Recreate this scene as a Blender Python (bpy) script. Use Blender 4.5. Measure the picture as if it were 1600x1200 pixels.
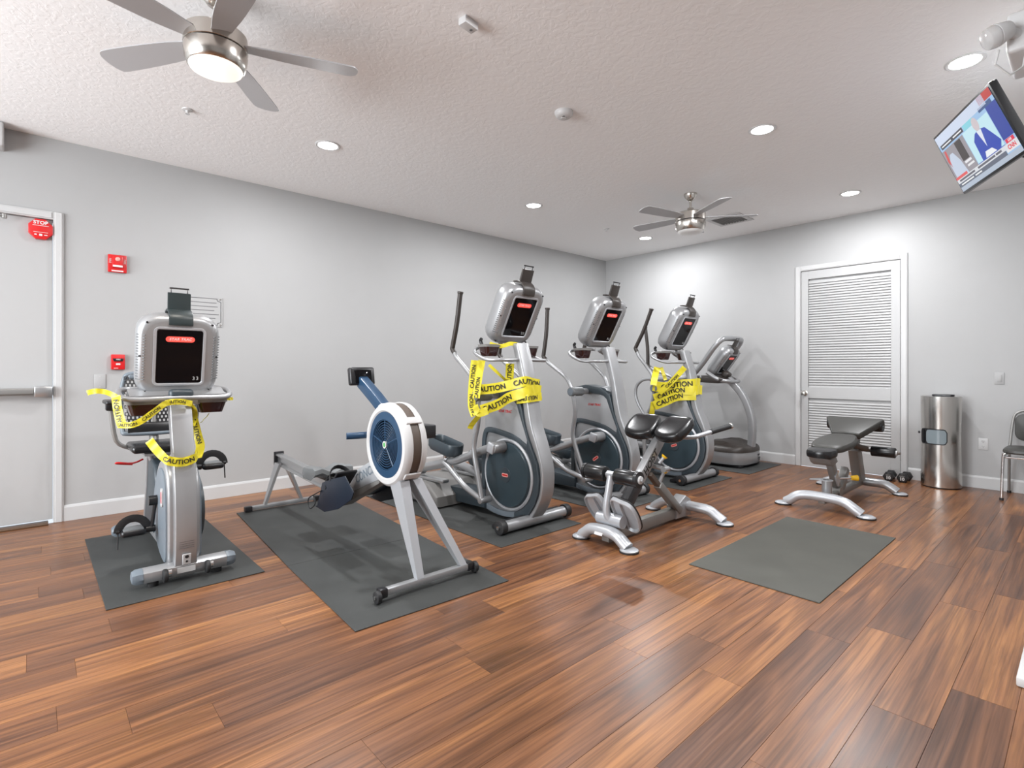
import bpy, bmesh, math, random
from mathutils import Vector as V, Matrix, Euler
R = math.radians
random.seed(11)
for o in list(bpy.data.objects):
    bpy.data.objects.remove(o)
sc = bpy.context.scene
COL = sc.collection

# ------------------------------------------------------------------ camera, world, lights, exposure
F, YAW, HOR, CAMH = 824.0, 47.8, 576.2, 1.223      # focal length and horizon in pixels of the 1600x1200 photograph
XL, YB, H = -5.555, 7.186, 3.05                    # left wall, back wall, ceiling height
cam = bpy.data.cameras.new('camera')
camo = bpy.data.objects.new('camera', cam)
COL.objects.link(camo)
camo.location = (0, 0, CAMH)
camo.rotation_euler = (R(90), 0, R(YAW))
cam.sensor_width = 36
cam.lens = 36 * F / 1600
cam.shift_y = -(600 - HOR) / 1600
cam.clip_start = 0.05
sc.camera = camo

world = bpy.data.worlds.new('world')
sc.world = world
world.use_nodes = True
world.node_tree.nodes['Background'].inputs[0].default_value = (0.85, 0.92, 1.0, 1)
world.node_tree.nodes['Background'].inputs[1].default_value = 1.0

def area(name, loc, rot, sx, sy, watt, col=(1, 1, 1)):
    l = bpy.data.lights.new(name, 'AREA')
    l.shape = 'RECTANGLE'; l.size = sx; l.size_y = sy; l.energy = watt; l.color = col
    o = bpy.data.objects.new(name, l); COL.objects.link(o)
    o.location = loc; o.rotation_euler = rot
    return o
# daylight through the window behind the photographer: its tall cool reflection shows in both fan housings and the steel bin
area('window_front_offscreen', (-3.0, -3.395, 1.75), (R(90), 0, 0), 3.6, 1.9, 330, (0.92, 0.965, 1.0))
LAMP_W = 38
sc.view_settings.view_transform = 'Standard'
sc.view_settings.look = 'None'
sc.view_settings.gamma = 1
sc.view_settings.use_curve_mapping = False
sc.view_settings.exposure = 0.04

# ------------------------------------------------------------------ pixel -> place (a pixel gives a direction, a plane of the place gives the distance)
_s, _c = math.sin(R(YAW)), math.cos(R(YAW))
def ray(u, v):
    r = (u - 800) / F
    return V((_c * r - _s, _s * r + _c, (HOR - v) / F))
def onY(u, v, y): d = ray(u, v); t = y / d.y; return V((0, 0, CAMH)) + d * t
def onX(u, v, x): d = ray(u, v); t = x / d.x; return V((0, 0, CAMH)) + d * t
SCR = V((_c, _s, 0))                       # horizontal direction across the view

# ------------------------------------------------------------------ materials
MATS = {}
def nmat(name):
    m = bpy.data.materials.new(name); m.use_nodes = True
    return m, m.node_tree, m.node_tree.nodes['Principled BSDF']
def mat(name, col, rough=0.5, metal=0.0, bump=None, emit=None, var=0.0, coat=0.0, alpha=None, trans=None, aniso=0):
    m, t, b = nmat(name)
    b.inputs['Base Color'].default_value = (*col, 1)
    b.inputs['Roughness'].default_value = rough
    b.inputs['Metallic'].default_value = metal
    if coat: b.inputs['Coat Weight'].default_value = coat
    if trans: b.inputs['Transmission Weight'].default_value = trans
    if aniso: b.inputs['Anisotropic'].default_value = aniso
    if emit:
        b.inputs['Emission Color'].default_value = (*emit[0], 1); b.inputs['Emission Strength'].default_value = emit[1]
    if bump or var:
        tc = t.nodes.new('ShaderNodeTexCoord'); no = t.nodes.new('ShaderNodeTexNoise')
        t.links.new(tc.outputs['Object'], no.inputs['Vector'])
        no.inputs['Scale'].default_value = bump[0] if bump else 12
        no.inputs['Detail'].default_value = 5
        if bump:
            bp = t.nodes.new('ShaderNodeBump'); bp.inputs['Strength'].default_value = bump[1]
            bp.inputs['Distance'].default_value = bump[2] if len(bump) > 2 else 0.002
            t.links.new(no.outputs['Fac'], bp.inputs['Height']); t.links.new(bp.outputs['Normal'], b.inputs['Normal'])
        if var:
            n2 = t.nodes.new('ShaderNodeTexNoise'); n2.inputs['Scale'].default_value = 3.5; n2.inputs['Detail'].default_value = 6
            t.links.new(tc.outputs['Object'], n2.inputs['Vector'])
            rp = t.nodes.new('ShaderNodeValToRGB')
            rp.color_ramp.elements[0].position = 0.3; rp.color_ramp.elements[1].position = 0.7
            rp.color_ramp.elements[0].color = (*[c * (1 - var) for c in col], 1)
            rp.color_ramp.elements[1].color = (*[min(1, c * (1 + var)) for c in col], 1)
            t.links.new(n2.outputs['Fac'], rp.inputs['Fac']); t.links.new(rp.outputs['Color'], b.inputs['Base Color'])
    MATS[name] = m
    return m
mat('wall_paint', (0.395, 0.395, 0.395), 0.55, bump=(60, 0.12, 0.002), var=0.012)
mat('trim_white', (0.53, 0.53, 0.53), 0.35)
mat('door_white', (0.425, 0.425, 0.425), 0.35)
mat('silver', (0.38, 0.385, 0.395), 0.34, 0.55, var=0.03)
mat('silver_light', (0.47, 0.485, 0.51), 0.34, 0.35)
mat('silver_dark', (0.27, 0.265, 0.255), 0.4, 0.5)
mat('aluminium', (0.50, 0.51, 0.52), 0.28, 0.85)
mat('grey_plastic', (0.17, 0.18, 0.185), 0.45)
mat('hood_grey', (0.19, 0.185, 0.178), 0.5)
mat('slate', (0.040, 0.054, 0.065), 0.38, var=0.06)
mat('slate_disc', (0.034, 0.056, 0.070), 0.33, var=0.05)
mat('slate_light', (0.16, 0.19, 0.22), 0.4)
mat('rubber', (0.016, 0.016, 0.017), 0.55, bump=(220, 0.1, 0.001))
mat('black_plastic', (0.014, 0.014, 0.016), 0.32)
mat('black_gloss', (0.004, 0.004, 0.005), 0.06)
MATS['black_gloss'].node_tree.nodes['Principled BSDF'].inputs['Specular IOR Level'].default_value = 0.2
mat('vinyl', (0.012, 0.012, 0.013), 0.26, bump=(150, 0.12, 0.001))
mat('vinyl_soft', (0.045, 0.044, 0.040), 0.42, bump=(150, 0.12, 0.001))
mat('brown_black', (0.035, 0.028, 0.024), 0.42)
mat('slate_black', (0.020, 0.030, 0.032), 0.4)
mat('amber_tray', (0.028, 0.008, 0.008), 0.12, coat=0.5)
mat('mat_rubber', (0.040, 0.0425, 0.0415), 0.62, bump=(140, 0.25, 0.002), var=0.14)
mat('mat_rubber_grey', (0.066, 0.065, 0.055), 0.72, bump=(140, 0.2, 0.002), var=0.10)
mat('chrome', (0.75, 0.75, 0.75), 0.12, 1.0)
mat('nickel', (0.56, 0.53, 0.49), 0.24, 1.0)
mat('steel', (0.62, 0.60, 0.57), 0.20, 1.0, aniso=0.7)
mat('blade', (0.44, 0.44, 0.45), 0.45, 0.2)
mat('red', (0.60, 0.012, 0.014), 0.35)
mat('red_glow', (0.75, 0.06, 0.05), 0.4, emit=((1.0, 0.10, 0.07), 0.75))
mat('logo_white', (0.66, 0.66, 0.66), 0.4)
mat('logo_pink', (0.80, 0.36, 0.32), 0.4)
mat('yellow', (0.82, 0.48, 0.02), 0.35)
mat('tape_yellow', (0.72, 0.62, 0.03), 0.4)
mat('ink', (0.010, 0.010, 0.008), 0.5)
mat('ink_grey', (0.13, 0.13, 0.135), 0.5)
mat('navy', (0.018, 0.055, 0.115), 0.36)
mat('navy_dark', (0.006, 0.012, 0.024), 0.4)
mat('white_plastic', (0.58, 0.58, 0.58), 0.38)
mat('brown_mesh', (0.10, 0.075, 0.06), 0.5)
mat('green', (0.10, 0.35, 0.12), 0.4)
mat('plate', (0.56, 0.56, 0.56), 0.4)
mat('grille_dark', (0.03, 0.028, 0.025), 0.6)
mat('threshold', (0.10, 0.055, 0.03), 0.45)
mat('lamp_lens', (0.9, 0.9, 0.9), 0.5, emit=((1.0, 0.97, 0.93), 14.0))
mat('fan_lens_lit', (0.9, 0.88, 0.84), 0.5, emit=((1.0, 0.93, 0.82), 0.75))
mat('fan_lens', (0.72, 0.72, 0.71), 0.3)
mat('clear', (0.9, 0.9, 0.9), 0.08, trans=0.6)
mat('glass', (0.95, 0.97, 0.98), 0.02, trans=1.0)
mat('window_grey', (0.20, 0.24, 0.26), 0.08)
mat('notice', (0.42, 0.42, 0.42), 0.25)

def ceiling_mat():
    m, t, b = nmat('ceiling_knockdown'); MATS['ceiling'] = m
    b.inputs['Base Color'].default_value = (0.90, 0.90, 0.90, 1); b.inputs['Roughness'].default_value = 0.8
    tc = t.nodes.new('ShaderNodeTexCoord')
    n1 = t.nodes.new('ShaderNodeTexNoise'); n1.inputs['Scale'].default_value = 22; n1.inputs['Detail'].default_value = 4; n1.inputs['Distortion'].default_value = 0.8
    rp = t.nodes.new('ShaderNodeValToRGB'); rp.color_ramp.elements[0].position = 0.44; rp.color_ramp.elements[1].position = 0.58
    n2 = t.nodes.new('ShaderNodeTexNoise'); n2.inputs['Scale'].default_value = 110
    mx = t.nodes.new('ShaderNodeMath'); mx.operation = 'MULTIPLY_ADD'; mx.inputs[1].default_value = 0.25
    bp = t.nodes.new('ShaderNodeBump'); bp.inputs['Strength'].default_value = 0.16; bp.inputs['Distance'].default_value = 0.004
    for n in (n1, n2): t.links.new(tc.outputs['Object'], n.inputs['Vector'])
    t.links.new(n1.outputs['Fac'], rp.inputs['Fac']); t.links.new(n2.outputs['Fac'], mx.inputs[0]); t.links.new(rp.outputs['Color'], mx.inputs[2])
    t.links.new(mx.outputs[0], bp.inputs['Height']); t.links.new(bp.outputs['Normal'], b.inputs['Normal'])
ceiling_mat()

def plank_mat():
    m, t, b = nmat('vinyl_plank'); MATS['plank'] = m
    N = t.nodes.new; L = t.links.new
    tc = N('ShaderNodeTexCoord'); oi = N('ShaderNodeObjectInfo')
    cm = N('ShaderNodeCombineXYZ'); mu = N('ShaderNodeMath'); mu.operation = 'MULTIPLY'; mu.inputs[1].default_value = 63.0
    L(oi.outputs['Random'], mu.inputs[0])
    for i in range(3): L(mu.outputs[0], cm.inputs[i])
    ad = N('ShaderNodeVectorMath'); ad.operation = 'ADD'
    sc1 = N('ShaderNodeVectorMath'); sc1.operation = 'MULTIPLY'; sc1.inputs[1].default_value = (9.0, 0.9, 1)
    L(tc.outputs['Object'], sc1.inputs[0]); L(sc1.outputs[0], ad.inputs[0]); L(cm.outputs[0], ad.inputs[1])
    n1 = N('ShaderNodeTexNoise'); n1.inputs['Scale'].default_value = 1.0; n1.inputs['Detail'].default_value = 5; n1.inputs['Distortion'].default_value = 1.3
    L(ad.outputs[0], n1.inputs['Vector'])
    # figure: bent grain lines
    wv = N('ShaderNodeTexNoise'); wv.inputs['Scale'].default_value = 1.0; wv.inputs['Detail'].default_value = 8; wv.inputs['Distortion'].default_value = 1.1
    sc2 = N('ShaderNodeVectorMath'); sc2.operation = 'MULTIPLY'; sc2.inputs[1].default_value = (36.0, 1.35, 1)
    ad2 = N('ShaderNodeVectorMath'); ad2.operation = 'ADD'
    L(tc.outputs['Object'], sc2.inputs[0]); L(sc2.outputs[0], ad2.inputs[0]); L(cm.outputs[0], ad2.inputs[1]); L(ad2.outputs[0], wv.inputs['Vector'])
    # tone of the whole plank
    tone = N('ShaderNodeValToRGB'); cr = tone.color_ramp
    cr.elements[0].position = 0.0; cr.elements[0].color = (0.110, 0.049, 0.027, 1)
    cr.elements[1].position = 1.0; cr.elements[1].color = (0.330, 0.152, 0.056, 1)
    e = cr.elements.new(0.25); e.color = (0.155, 0.068, 0.033, 1)
    e = cr.elements.new(0.6); e.color = (0.226, 0.098, 0.041, 1)
    wn = N('ShaderNodeTexWhiteNoise'); wn.noise_dimensions = '1D'; L(mu.outputs[0], wn.inputs['W'])
    mix = N('ShaderNodeMath'); mix.operation = 'MULTIPLY_ADD'; mix.inputs[1].default_value = 1.5; mix.inputs[2].default_value = -0.75
    L(n1.outputs['Fac'], mix.inputs[0])
    sm = N('ShaderNodeMath'); sm.operation = 'MULTIPLY_ADD'; sm.inputs[1].default_value = 0.62; L(wn.outputs['Value'], sm.inputs[0])
    sm2 = N('ShaderNodeMath'); sm2.operation = 'ADD'; sm2.inputs[1].default_value = 0.18; L(mix.outputs[0], sm2.inputs[0]); L(sm2.outputs[0], sm.inputs[2])
    L(sm.outputs[0], tone.inputs['Fac'])
    gr = N('ShaderNodeValToRGB'); gr.color_ramp.elements[0].position = 0.32; gr.color_ramp.elements[1].position = 0.62
    gr.color_ramp.elements[0].color = (0.58, 0.54, 0.52, 1); gr.color_ramp.elements[1].color = (1.16, 1.12, 1.08, 1)
    L(wv.outputs['Fac'], gr.inputs['Fac'])
    mm = N('ShaderNodeMix'); mm.data_type = 'RGBA'; mm.blend_type = 'MULTIPLY'; mm.inputs['Factor'].default_value = 1.0
    L(tone.outputs['Color'], mm.inputs['A']); L(gr.outputs['Color'], mm.inputs['B'])
    fg = N('ShaderNodeTexNoise'); fg.inputs['Scale'].default_value = 1.0; fg.inputs['Detail'].default_value = 6; fg.inputs['Distortion'].default_value = 0.35
    sc3 = N('ShaderNodeVectorMath'); sc3.operation = 'MULTIPLY'; sc3.inputs[1].default_value = (140.0, 1.7, 1)
    ad3 = N('ShaderNodeVectorMath'); ad3.operation = 'ADD'
    L(tc.outputs['Object'], sc3.inputs[0]); L(sc3.outputs[0], ad3.inputs[0]); L(cm.outputs[0], ad3.inputs[1]); L(ad3.outputs[0], fg.inputs['Vector'])
    fr = N('ShaderNodeValToRGB'); fr.color_ramp.elements[0].position = 0.36; fr.color_ramp.elements[1].position = 0.56
    fr.color_ramp.elements[0].color = (0.72, 0.68, 0.66, 1); fr.color_ramp.elements[1].color = (1.04, 1.04, 1.04, 1)
    L(fg.outputs['Fac'], fr.inputs['Fac'])
    m3 = N('ShaderNodeMix'); m3.data_type = 'RGBA'; m3.blend_type = 'MULTIPLY'; m3.inputs['Factor'].default_value = 1.0
    L(mm.outputs['Result'], m3.inputs['A']); L(fr.outputs['Color'], m3.inputs['B'])
    L(m3.outputs['Result'], b.inputs['Base Color'])
    b.inputs['Roughness'].default_value = 0.30
    rr = N('ShaderNodeMapRange'); rr.inputs['To Min'].default_value = 0.24; rr.inputs['To Max'].default_value = 0.40
    L(wv.outputs['Fac'], rr.inputs['Value']); L(rr.outputs['Result'], b.inputs['Roughness'])
    bp = N('ShaderNodeBump'); bp.inputs['Strength'].default_value = 0.22; bp.inputs['Distance'].default_value = 0.002
    L(wv.outputs['Fac'], bp.inputs['Height']); L(bp.outputs['Normal'], b.inputs['Normal'])
plank_mat()

# ------------------------------------------------------------------ mesh helpers
def catmull(pts, n=6, closed=False):
    P = [V(p) for p in pts]
    if len(P) < 3: return P
    out = []
    m = len(P)
    rng = range(m if closed else m - 1)
    for i in rng:
        if closed: a, b, c, d = P[(i - 1) % m], P[i], P[(i + 1) % m], P[(i + 2) % m]
        else: a, b, c, d = P[max(i - 1, 0)], P[i], P[i + 1], P[min(i + 2, m - 1)]
        for k in range(n):
            t = k / n
            out.append(0.5 * ((2 * b) + (c - a) * t + (2 * a - 5 * b + 4 * c - d) * t * t + (3 * b - a - 3 * c + d) * t ** 3))
    if not closed: out.append(P[-1])
    return out

class MB:
    def __init__(s): s.bm = bmesh.new()
    def add(s, tmp, M=None):
        bmesh.ops.recalc_face_normals(tmp, faces=tmp.faces[:])
        if M is not None: bmesh.ops.transform(tmp, matrix=M, verts=tmp.verts[:])
        me = bpy.data.meshes.new('tmp'); tmp.to_mesh(me); tmp.free()
        s.bm.from_mesh(me); bpy.data.meshes.remove(me)
        return s
    def box(s, c, d, bev=0.0, seg=2, rot=(0, 0, 0), M=None):
        t = bmesh.new(); bmesh.ops.create_cube(t, size=1)
        bmesh.ops.scale(t, vec=V(d), verts=t.verts[:])
        if bev: bmesh.ops.bevel(t, geom=t.edges[:], offset=bev, segments=seg, profile=0.5, affect='EDGES', clamp_overlap=True)
        T = Matrix.Translation(V(c)) @ Euler(rot).to_matrix().to_4x4()
        return s.add(t, (M @ T) if M is not None else T)
    def cyl(s, p0, p1, r, seg=20, r2=None, bev=0.0):
        p0, p1 = V(p0), V(p1); d = p1 - p0
        t = bmesh.new()
        bmesh.ops.create_cone(t, cap_ends=True, segments=seg, radius1=r, radius2=r if r2 is None else r2, depth=d.length)
        if bev:
            es = [e for e in t.edges if any(len(f.verts) > 4 for f in e.link_faces)]
            bmesh.ops.bevel(t, geom=es, offset=bev, segments=2, profile=0.5, affect='EDGES')
        return s.add(t, Matrix.Translation((p0 + p1) / 2) @ d.to_track_quat('Z', 'Y').to_matrix().to_4x4())
    def tube(s, pts, r, seg=10, smooth=0, closed=False, flat=None):
        P = catmull(pts, smooth, closed) if smooth else [V(p) for p in pts]
        n = len(P); t = bmesh.new(); rings = []
        tan = []
        for i in range(n):
            if closed: d = P[(i + 1) % n] - P[i - 1]
            else: d = P[min(i + 1, n - 1)] - P[max(i - 1, 0)]
            tan.append(d.normalized())
        up = V((0, 0, 1)) if abs(tan[0].z) < 0.9 else V((0, 1, 0))
        nx = tan[0].cross(up).normalized()
        for i in range(n):
            nx = (nx - tan[i] * nx.dot(tan[i])).normalized(); ny = tan[i].cross(nx)
            rr = r[i * len(r) // n] if isinstance(r, (list, tuple)) else r
            a, bb = (flat if flat else (1, 1))
            rings.append([t.verts.new(P[i] + nx * rr * a * math.cos(2 * math.pi * k / seg) + ny * rr * bb * math.sin(2 * math.pi * k / seg)) for k in range(seg)])
        for i in range(n if closed else n - 1):
            A, B = rings[i], rings[(i + 1) % n]
            for k in range(seg): t.faces.new((A[k], A[(k + 1) % seg], B[(k + 1) % seg], B[k]))
        if not closed: t.faces.new(rings[0]); t.faces.new(list(reversed(rings[-1])))
        return s.add(t)
    def loft(s, rings, caps=True):
        t = bmesh.new(); vr = [[t.verts.new(V(p)) for p in r] for r in rings]; n = len(rings[0])
        for A, B in zip(vr, vr[1:]):
            for k in range(n): t.faces.new((A[k], A[(k + 1) % n], B[(k + 1) % n], B[k]))
        if caps: t.faces.new(vr[0]); t.faces.new(list(reversed(vr[-1])))
        return s.add(t)
    def lathe(s, prof, c=(0, 0, 0), axis='z', seg=32):
        rings = []
        for (r, h) in prof:
            ring = []
            for k in range(seg):
                a = 2 * math.pi * k / seg; x, y = max(r, 1e-5) * math.cos(a), max(r, 1e-5) * math.sin(a)
                p = {'z': (x, y, h), 'y': (x, h, y), 'x': (h, x, y)}[axis]
                ring.append(V(c) + V(p))
            rings.append(ring)
        hollow = prof[0][0] > .002 and prof[-1][0] > .002
        return s.loft(rings + rings[:1], caps=False) if hollow else s.loft(rings)
    def prism(s, poly, a0, a1, axis='y', bev=0.0, seg=2, M=None):
        t = bmesh.new()
        def P(u, v, w): return {'y': (u, w, v), 'x': (w, u, v), 'z': (u, v, w)}[axis]
        A = [t.verts.new(P(u, v, a0)) for u, v in poly]; B = [t.verts.new(P(u, v, a1)) for u, v in poly]; n = len(poly)
        t.faces.new(A); t.faces.new(list(reversed(B)))
        for k in range(n): t.faces.new((A[k], A[(k + 1) % n], B[(k + 1) % n], B[k]))
        bmesh.ops.recalc_face_normals(t, faces=t.faces[:])
        if bev:
            es = [e for e in t.edges if any(len(f.verts) > 4 or len(poly) <= 4 for f in e.link_faces) and (e.verts[0] in A) == (e.verts[1] in A)]
            bmesh.ops.bevel(t, geom=es, offset=bev, segments=seg, profile=0.5, affect='EDGES', clamp_overlap=True)
        big = [f for f in t.faces if len(f.verts) > 4]
        bmesh.ops.triangulate(t, faces=big)
        return s.add(t, M)
    def sheet(s, quads):
        t = bmesh.new()
        for q in quads: t.faces.new([t.verts.new(V(p)) for p in q])
        me = bpy.data.meshes.new('tmp'); t.to_mesh(me); t.free(); s.bm.from_mesh(me); bpy.data.meshes.remove(me)
        return s
    def obj(s, name, m, parent=None, smooth=True, loc=None):
        me = bpy.data.meshes.new(name); s.bm.to_mesh(me); s.bm.free()
        return link(name, me, m, parent, smooth, loc)

def link(name, me, m, parent=None, smooth=True, loc=None):
    if m is not None and not me.materials: me.materials.append(MATS[m] if isinstance(m, str) else m)
    if smooth and me.polygons:
        me.polygons.foreach_set('use_smooth', [True] * len(me.polygons))
        me.set_sharp_from_angle(angle=R(38))
    o = bpy.data.objects.new(name, me); COL.objects.link(o)
    if parent is not None: o.parent = parent
    if loc is not None: o.location = loc
    return o
def tag(o, label, cat, group=None):
    o['label'] = label; o['category'] = cat
    if group: o['group'] = group
    return o
def thing(name, label, cat, loc=(0, 0, 0), rotz=0, group=None):
    o = bpy.data.objects.new(name, None); COL.objects.link(o)
    o.empty_display_size = 0.1; o.location = loc; o.rotation_euler = (0, 0, rotz)
    return tag(o, label, cat, group)
def struct(o): o['kind'] = 'structure'; return o
def strip(path, w):
    P = [V((a, b)) for a, b in path]; Lf, Rt = [], []
    for i, p in enumerate(P):
        d = (P[min(i + 1, len(P) - 1)] - P[max(i - 1, 0)]).normalized(); n = V((-d.y, d.x))
        Lf.append(p + n * w / 2); Rt.append(p - n * w / 2)
    return [tuple(p) for p in Lf + Rt[::-1]]
def smooth2(path, n=5, closed=False): return [(p.x, p.y) for p in catmull([(a, b, 0) for a, b in path], n, closed)]
def basis(o, right, up):
    r = V(right).normalized(); u = (V(up) - r * V(up).dot(r)).normalized(); n = r.cross(u)
    M = Matrix((r, u, n)).transposed().to_4x4(); M.translation = V(o); return M
def text_mesh(s, size, shear=0.0, extrude=0.0006, bold=0.0, spacing=1.0):
    cu = bpy.data.curves.new('txt', 'FONT'); cu.body = s; cu.size = size; cu.align_x = 'CENTER'; cu.align_y = 'CENTER'
    cu.extrude = extrude; cu.shear = shear; cu.offset = bold; cu.space_character = spacing; cu.resolution_u = 3
    o = bpy.data.objects.new('txt', cu); COL.objects.link(o)
    bpy.context.view_layer.update()
    me = bpy.data.meshes.new_from_object(o.evaluated_get(bpy.context.evaluated_depsgraph_get()))
    bpy.data.objects.remove(o); bpy.data.curves.remove(cu)
    me.materials.clear()
    return me
def text(name, s, size, m, parent, M, **k):
    me = text_mesh(s, size, **k); me.transform(M)
    return link(name, me, m, parent, smooth=False)
def disc_poly(cx, cz, r, n=40, a0=0, a1=360):
    return [(cx + r * math.cos(R(a0 + (a1 - a0) * i / n)), cz + r * math.sin(R(a0 + (a1 - a0) * i / n))) for i in range(n + (a1 - a0 < 360))]
def rrect(cx, cy, w, h, r, n=5):
    o = []
    for (sx, sy, a) in ((1, 1, 0), (-1, 1, 90), (-1, -1, 180), (1, -1, 270)):
        for k in range(n + 1):
            t = R(a + 90 * k / n); o.append((cx + sx * (w / 2 - r) + r * math.cos(t), cy + sy * (h / 2 - r) + r * math.sin(t)))
    return o

# ------------------------------------------------------------------ the room
TOPZ = 0.0
floor = struct(MB().box(((XL + 2.4) / 2, (YB - 3.4) / 2, -0.028), (2.4 - XL, YB + 3.4, 0.03)).obj('floor', 'threshold', smooth=False))
PW, PL = 0.180, 1.27
joint = {12: .127, 10: .06, 9: .245, 8: .483, 14: .27, 1: 2.69, 0: 2.93, -1: 3.53, 6: 1.36, 3: 2.24, -2: 3.87}
def project(p):
    r = _c * p[0] + _s * p[1]; d = -_s * p[0] + _c * p[1]
    return (800 + F * r / d, HOR + F * CAMH / d, d) if d > 0.3 else None
pm = {}
def plank_mesh(w, l):
    k = (round(w, 4), round(l, 4))
    if k not in pm:
        b = MB().box((0, 0, -0.0065), (w - 0.0008, l - 0.0008, 0.013), 0.0005, 1); me = bpy.data.meshes.new('plank'); b.bm.to_mesh(me); b.bm.free()
        me.materials.append(MATS['plank']); pm[k] = me
    return pm[k]
cand = []
k = -3
while True:
    xa = -0.545 - (k + 1) * PW; xb = xa + PW
    if xb <= XL: break
    xa = max(xa, XL)
    off = joint.get(k, random.random() * PL)
    y = off - PL * math.ceil((off + 3.4) / PL)
    while y < YB:
        ya, yb = max(y, -3.4), min(y + PL, YB)
        y += PL
        if yb - ya < 0.02 or (xb > -0.10 and ya >= 2.6): continue
        vis = False
        for fx in (0, .5, 1):
            for fy in (0, .25, .5, .75, 1):
                q = project((xa + (xb - xa) * fx, ya + (yb - ya) * fy))
                if q and -60 < q[0] < 1660 and q[1] < 1260: vis = True
        cand.append((vis, xa, xb, ya, yb))
    k += 1
rest = MB()
for vis, xa, xb, ya, yb in cand:
    if vis:
        o = link('plank', plank_mesh(xb - xa, yb - ya), None, floor, smooth=False, loc=((xa + xb) / 2, (ya + yb) / 2, 0))
    else:
        rest.box(((xa + xb) / 2, (ya + yb) / 2, -0.0065), (xb - xa - .0008, yb - ya - .0008, 0.013))
for kx in range(16):       # the strip of floor to the right of the photographer
    rest.box((0.02 + PW * (kx + .5) - 0.025, -0.4, -0.0065), (PW - .0008, 6.0, 0.013))
ro = rest.obj('plank_field', 'plank', floor, smooth=False); ro['kind'] = 'stuff'

struct(MB().box(((XL + 2.4) / 2, (YB - 3.4) / 2, H + 0.05), (2.4 - XL + .2, YB + 3.4 + .2, 0.1)).obj('ceiling', 'ceiling', smooth=False))
# wall_left with the exit-door opening; wall_back with the louvred-door opening; windows behind the camera
DL0, DL1, DLT = -0.86, 0.115, 2.405
DB0, DB1, DBT = -2.487, -1.447, 2.450
w = MB()
w.box((XL - .06, (-3.4 + DL0) / 2, H / 2), (.12, DL0 + 3.4, H)); w.box((XL - .06, (DL1 + YB) / 2, H / 2), (.12, YB - DL1, H))
w.box((XL - .06, (DL0 + DL1) / 2, (DLT + H) / 2), (.12, DL1 - DL0, H - DLT)); struct(w.obj('wall_left', 'wall_paint', smooth=False))
w = MB()
w.box(((XL + DB0) / 2, YB + .06, H / 2), (DB0 - XL, .12, H)); w.box(((DB1 - .1) / 2, YB + .06, H / 2), (-.1 - DB1, .12, H))
w.box(((DB0 + DB1) / 2, YB + .06, (DBT + H) / 2), (DB1 - DB0, .12, H - DBT)); struct(w.obj('wall_back', 'wall_paint', smooth=False))
struct(MB().box((1.15, 4.893, H / 2), (2.5, 4.586, H)).obj('wall_right', 'wall_paint', smooth=False))
def window_wall(name, a0, a1, h0, h1, horiz, pos, lo, hi):
    m = MB()
    for (p, q, z0, z1) in ((lo, a0, 0, H), (a1, hi, 0, H), (a0, a1, 0, h0), (a0, a1, h1, H)):
        c = ((p + q) / 2, pos, (z0 + z1) / 2) if horiz else (pos, (p + q) / 2, (z0 + z1) / 2)
        d = (q - p, .12, z1 - z0) if horiz else (.12, q - p, z1 - z0)
        m.box(c, d)
    return struct(m.obj(name, 'wall_paint', smooth=False))
window_wall('wall_front', -4.8, -1.2, .8, 2.7, True, -3.46, XL, 2.4)
struct(MB().box((2.46, -.40, H / 2), (.12, 6.0, H)).obj('wall_side', 'wall_paint', smooth=False))
for n, (a0, a1, horiz, pos) in enumerate(((-4.8, -1.2, True, -3.46),)):
    m = MB(); L_ = a1 - a0
    def pt(a, z, t=0): return (a, pos + t, z) if horiz else (pos + t, a, z)
    def dm(a, t, z): return (a, t, z) if horiz else (t, a, z)
    for i in range(4): m.box(pt(a0 + .03 + (L_ - .06) * i / 3, 1.75), dm(.06, .08, 1.9))
    for z in (.83, 2.67): m.box(pt((a0 + a1) / 2, z), dm(L_, .08, .06))
    fr = struct(m.obj('window_%d' % (n + 1), 'trim_white', smooth=False))
    for i in range(3):
        MB().box(pt(a0 + .03 + (L_ - .06) * (i + .5) / 3, 1.75), dm(L_ / 3 - .08, .01, 1.78)).obj('pane', 'glass', fr, smooth=False)

def baseboard(name, pts):      # pts = ((x0,y0),(x1,y1)), n = inward normal
    (a, b, n) = pts
    d = V((b[0] - a[0], b[1] - a[1], 0)); L_ = d.length
    prof = [(0, 0), (.014, 0), (.014, .108), (.008, .124), (0, .128)]
    M = basis((a[0], a[1], 0), (n[0], n[1], 0), (0, 0, 1))
    t = MB(); sgn = 1 if V((n[0], n[1], 0)).cross(V((0, 0, 1))).dot(d) > 0 else -1
    t.prism([(u + .0005, v + .0005) for u, v in prof], 0, sgn * L_, axis='z', M=M)
    return struct(t.obj(name, 'trim_white', smooth=False))
baseboard('baseboard_left', ((XL, .178), (XL, YB - .016), (1, 0)))
baseboard('baseboard_back', ((XL + .016, YB), (-2.552, YB), (0, -1)))
baseboard('baseboard_backright', ((-1.382, YB), (-.116, YB), (0, -1)))
baseboard('baseboard_right', ((-.10, 2.6), (-.10, YB - .016), (-1, 0)))

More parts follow.
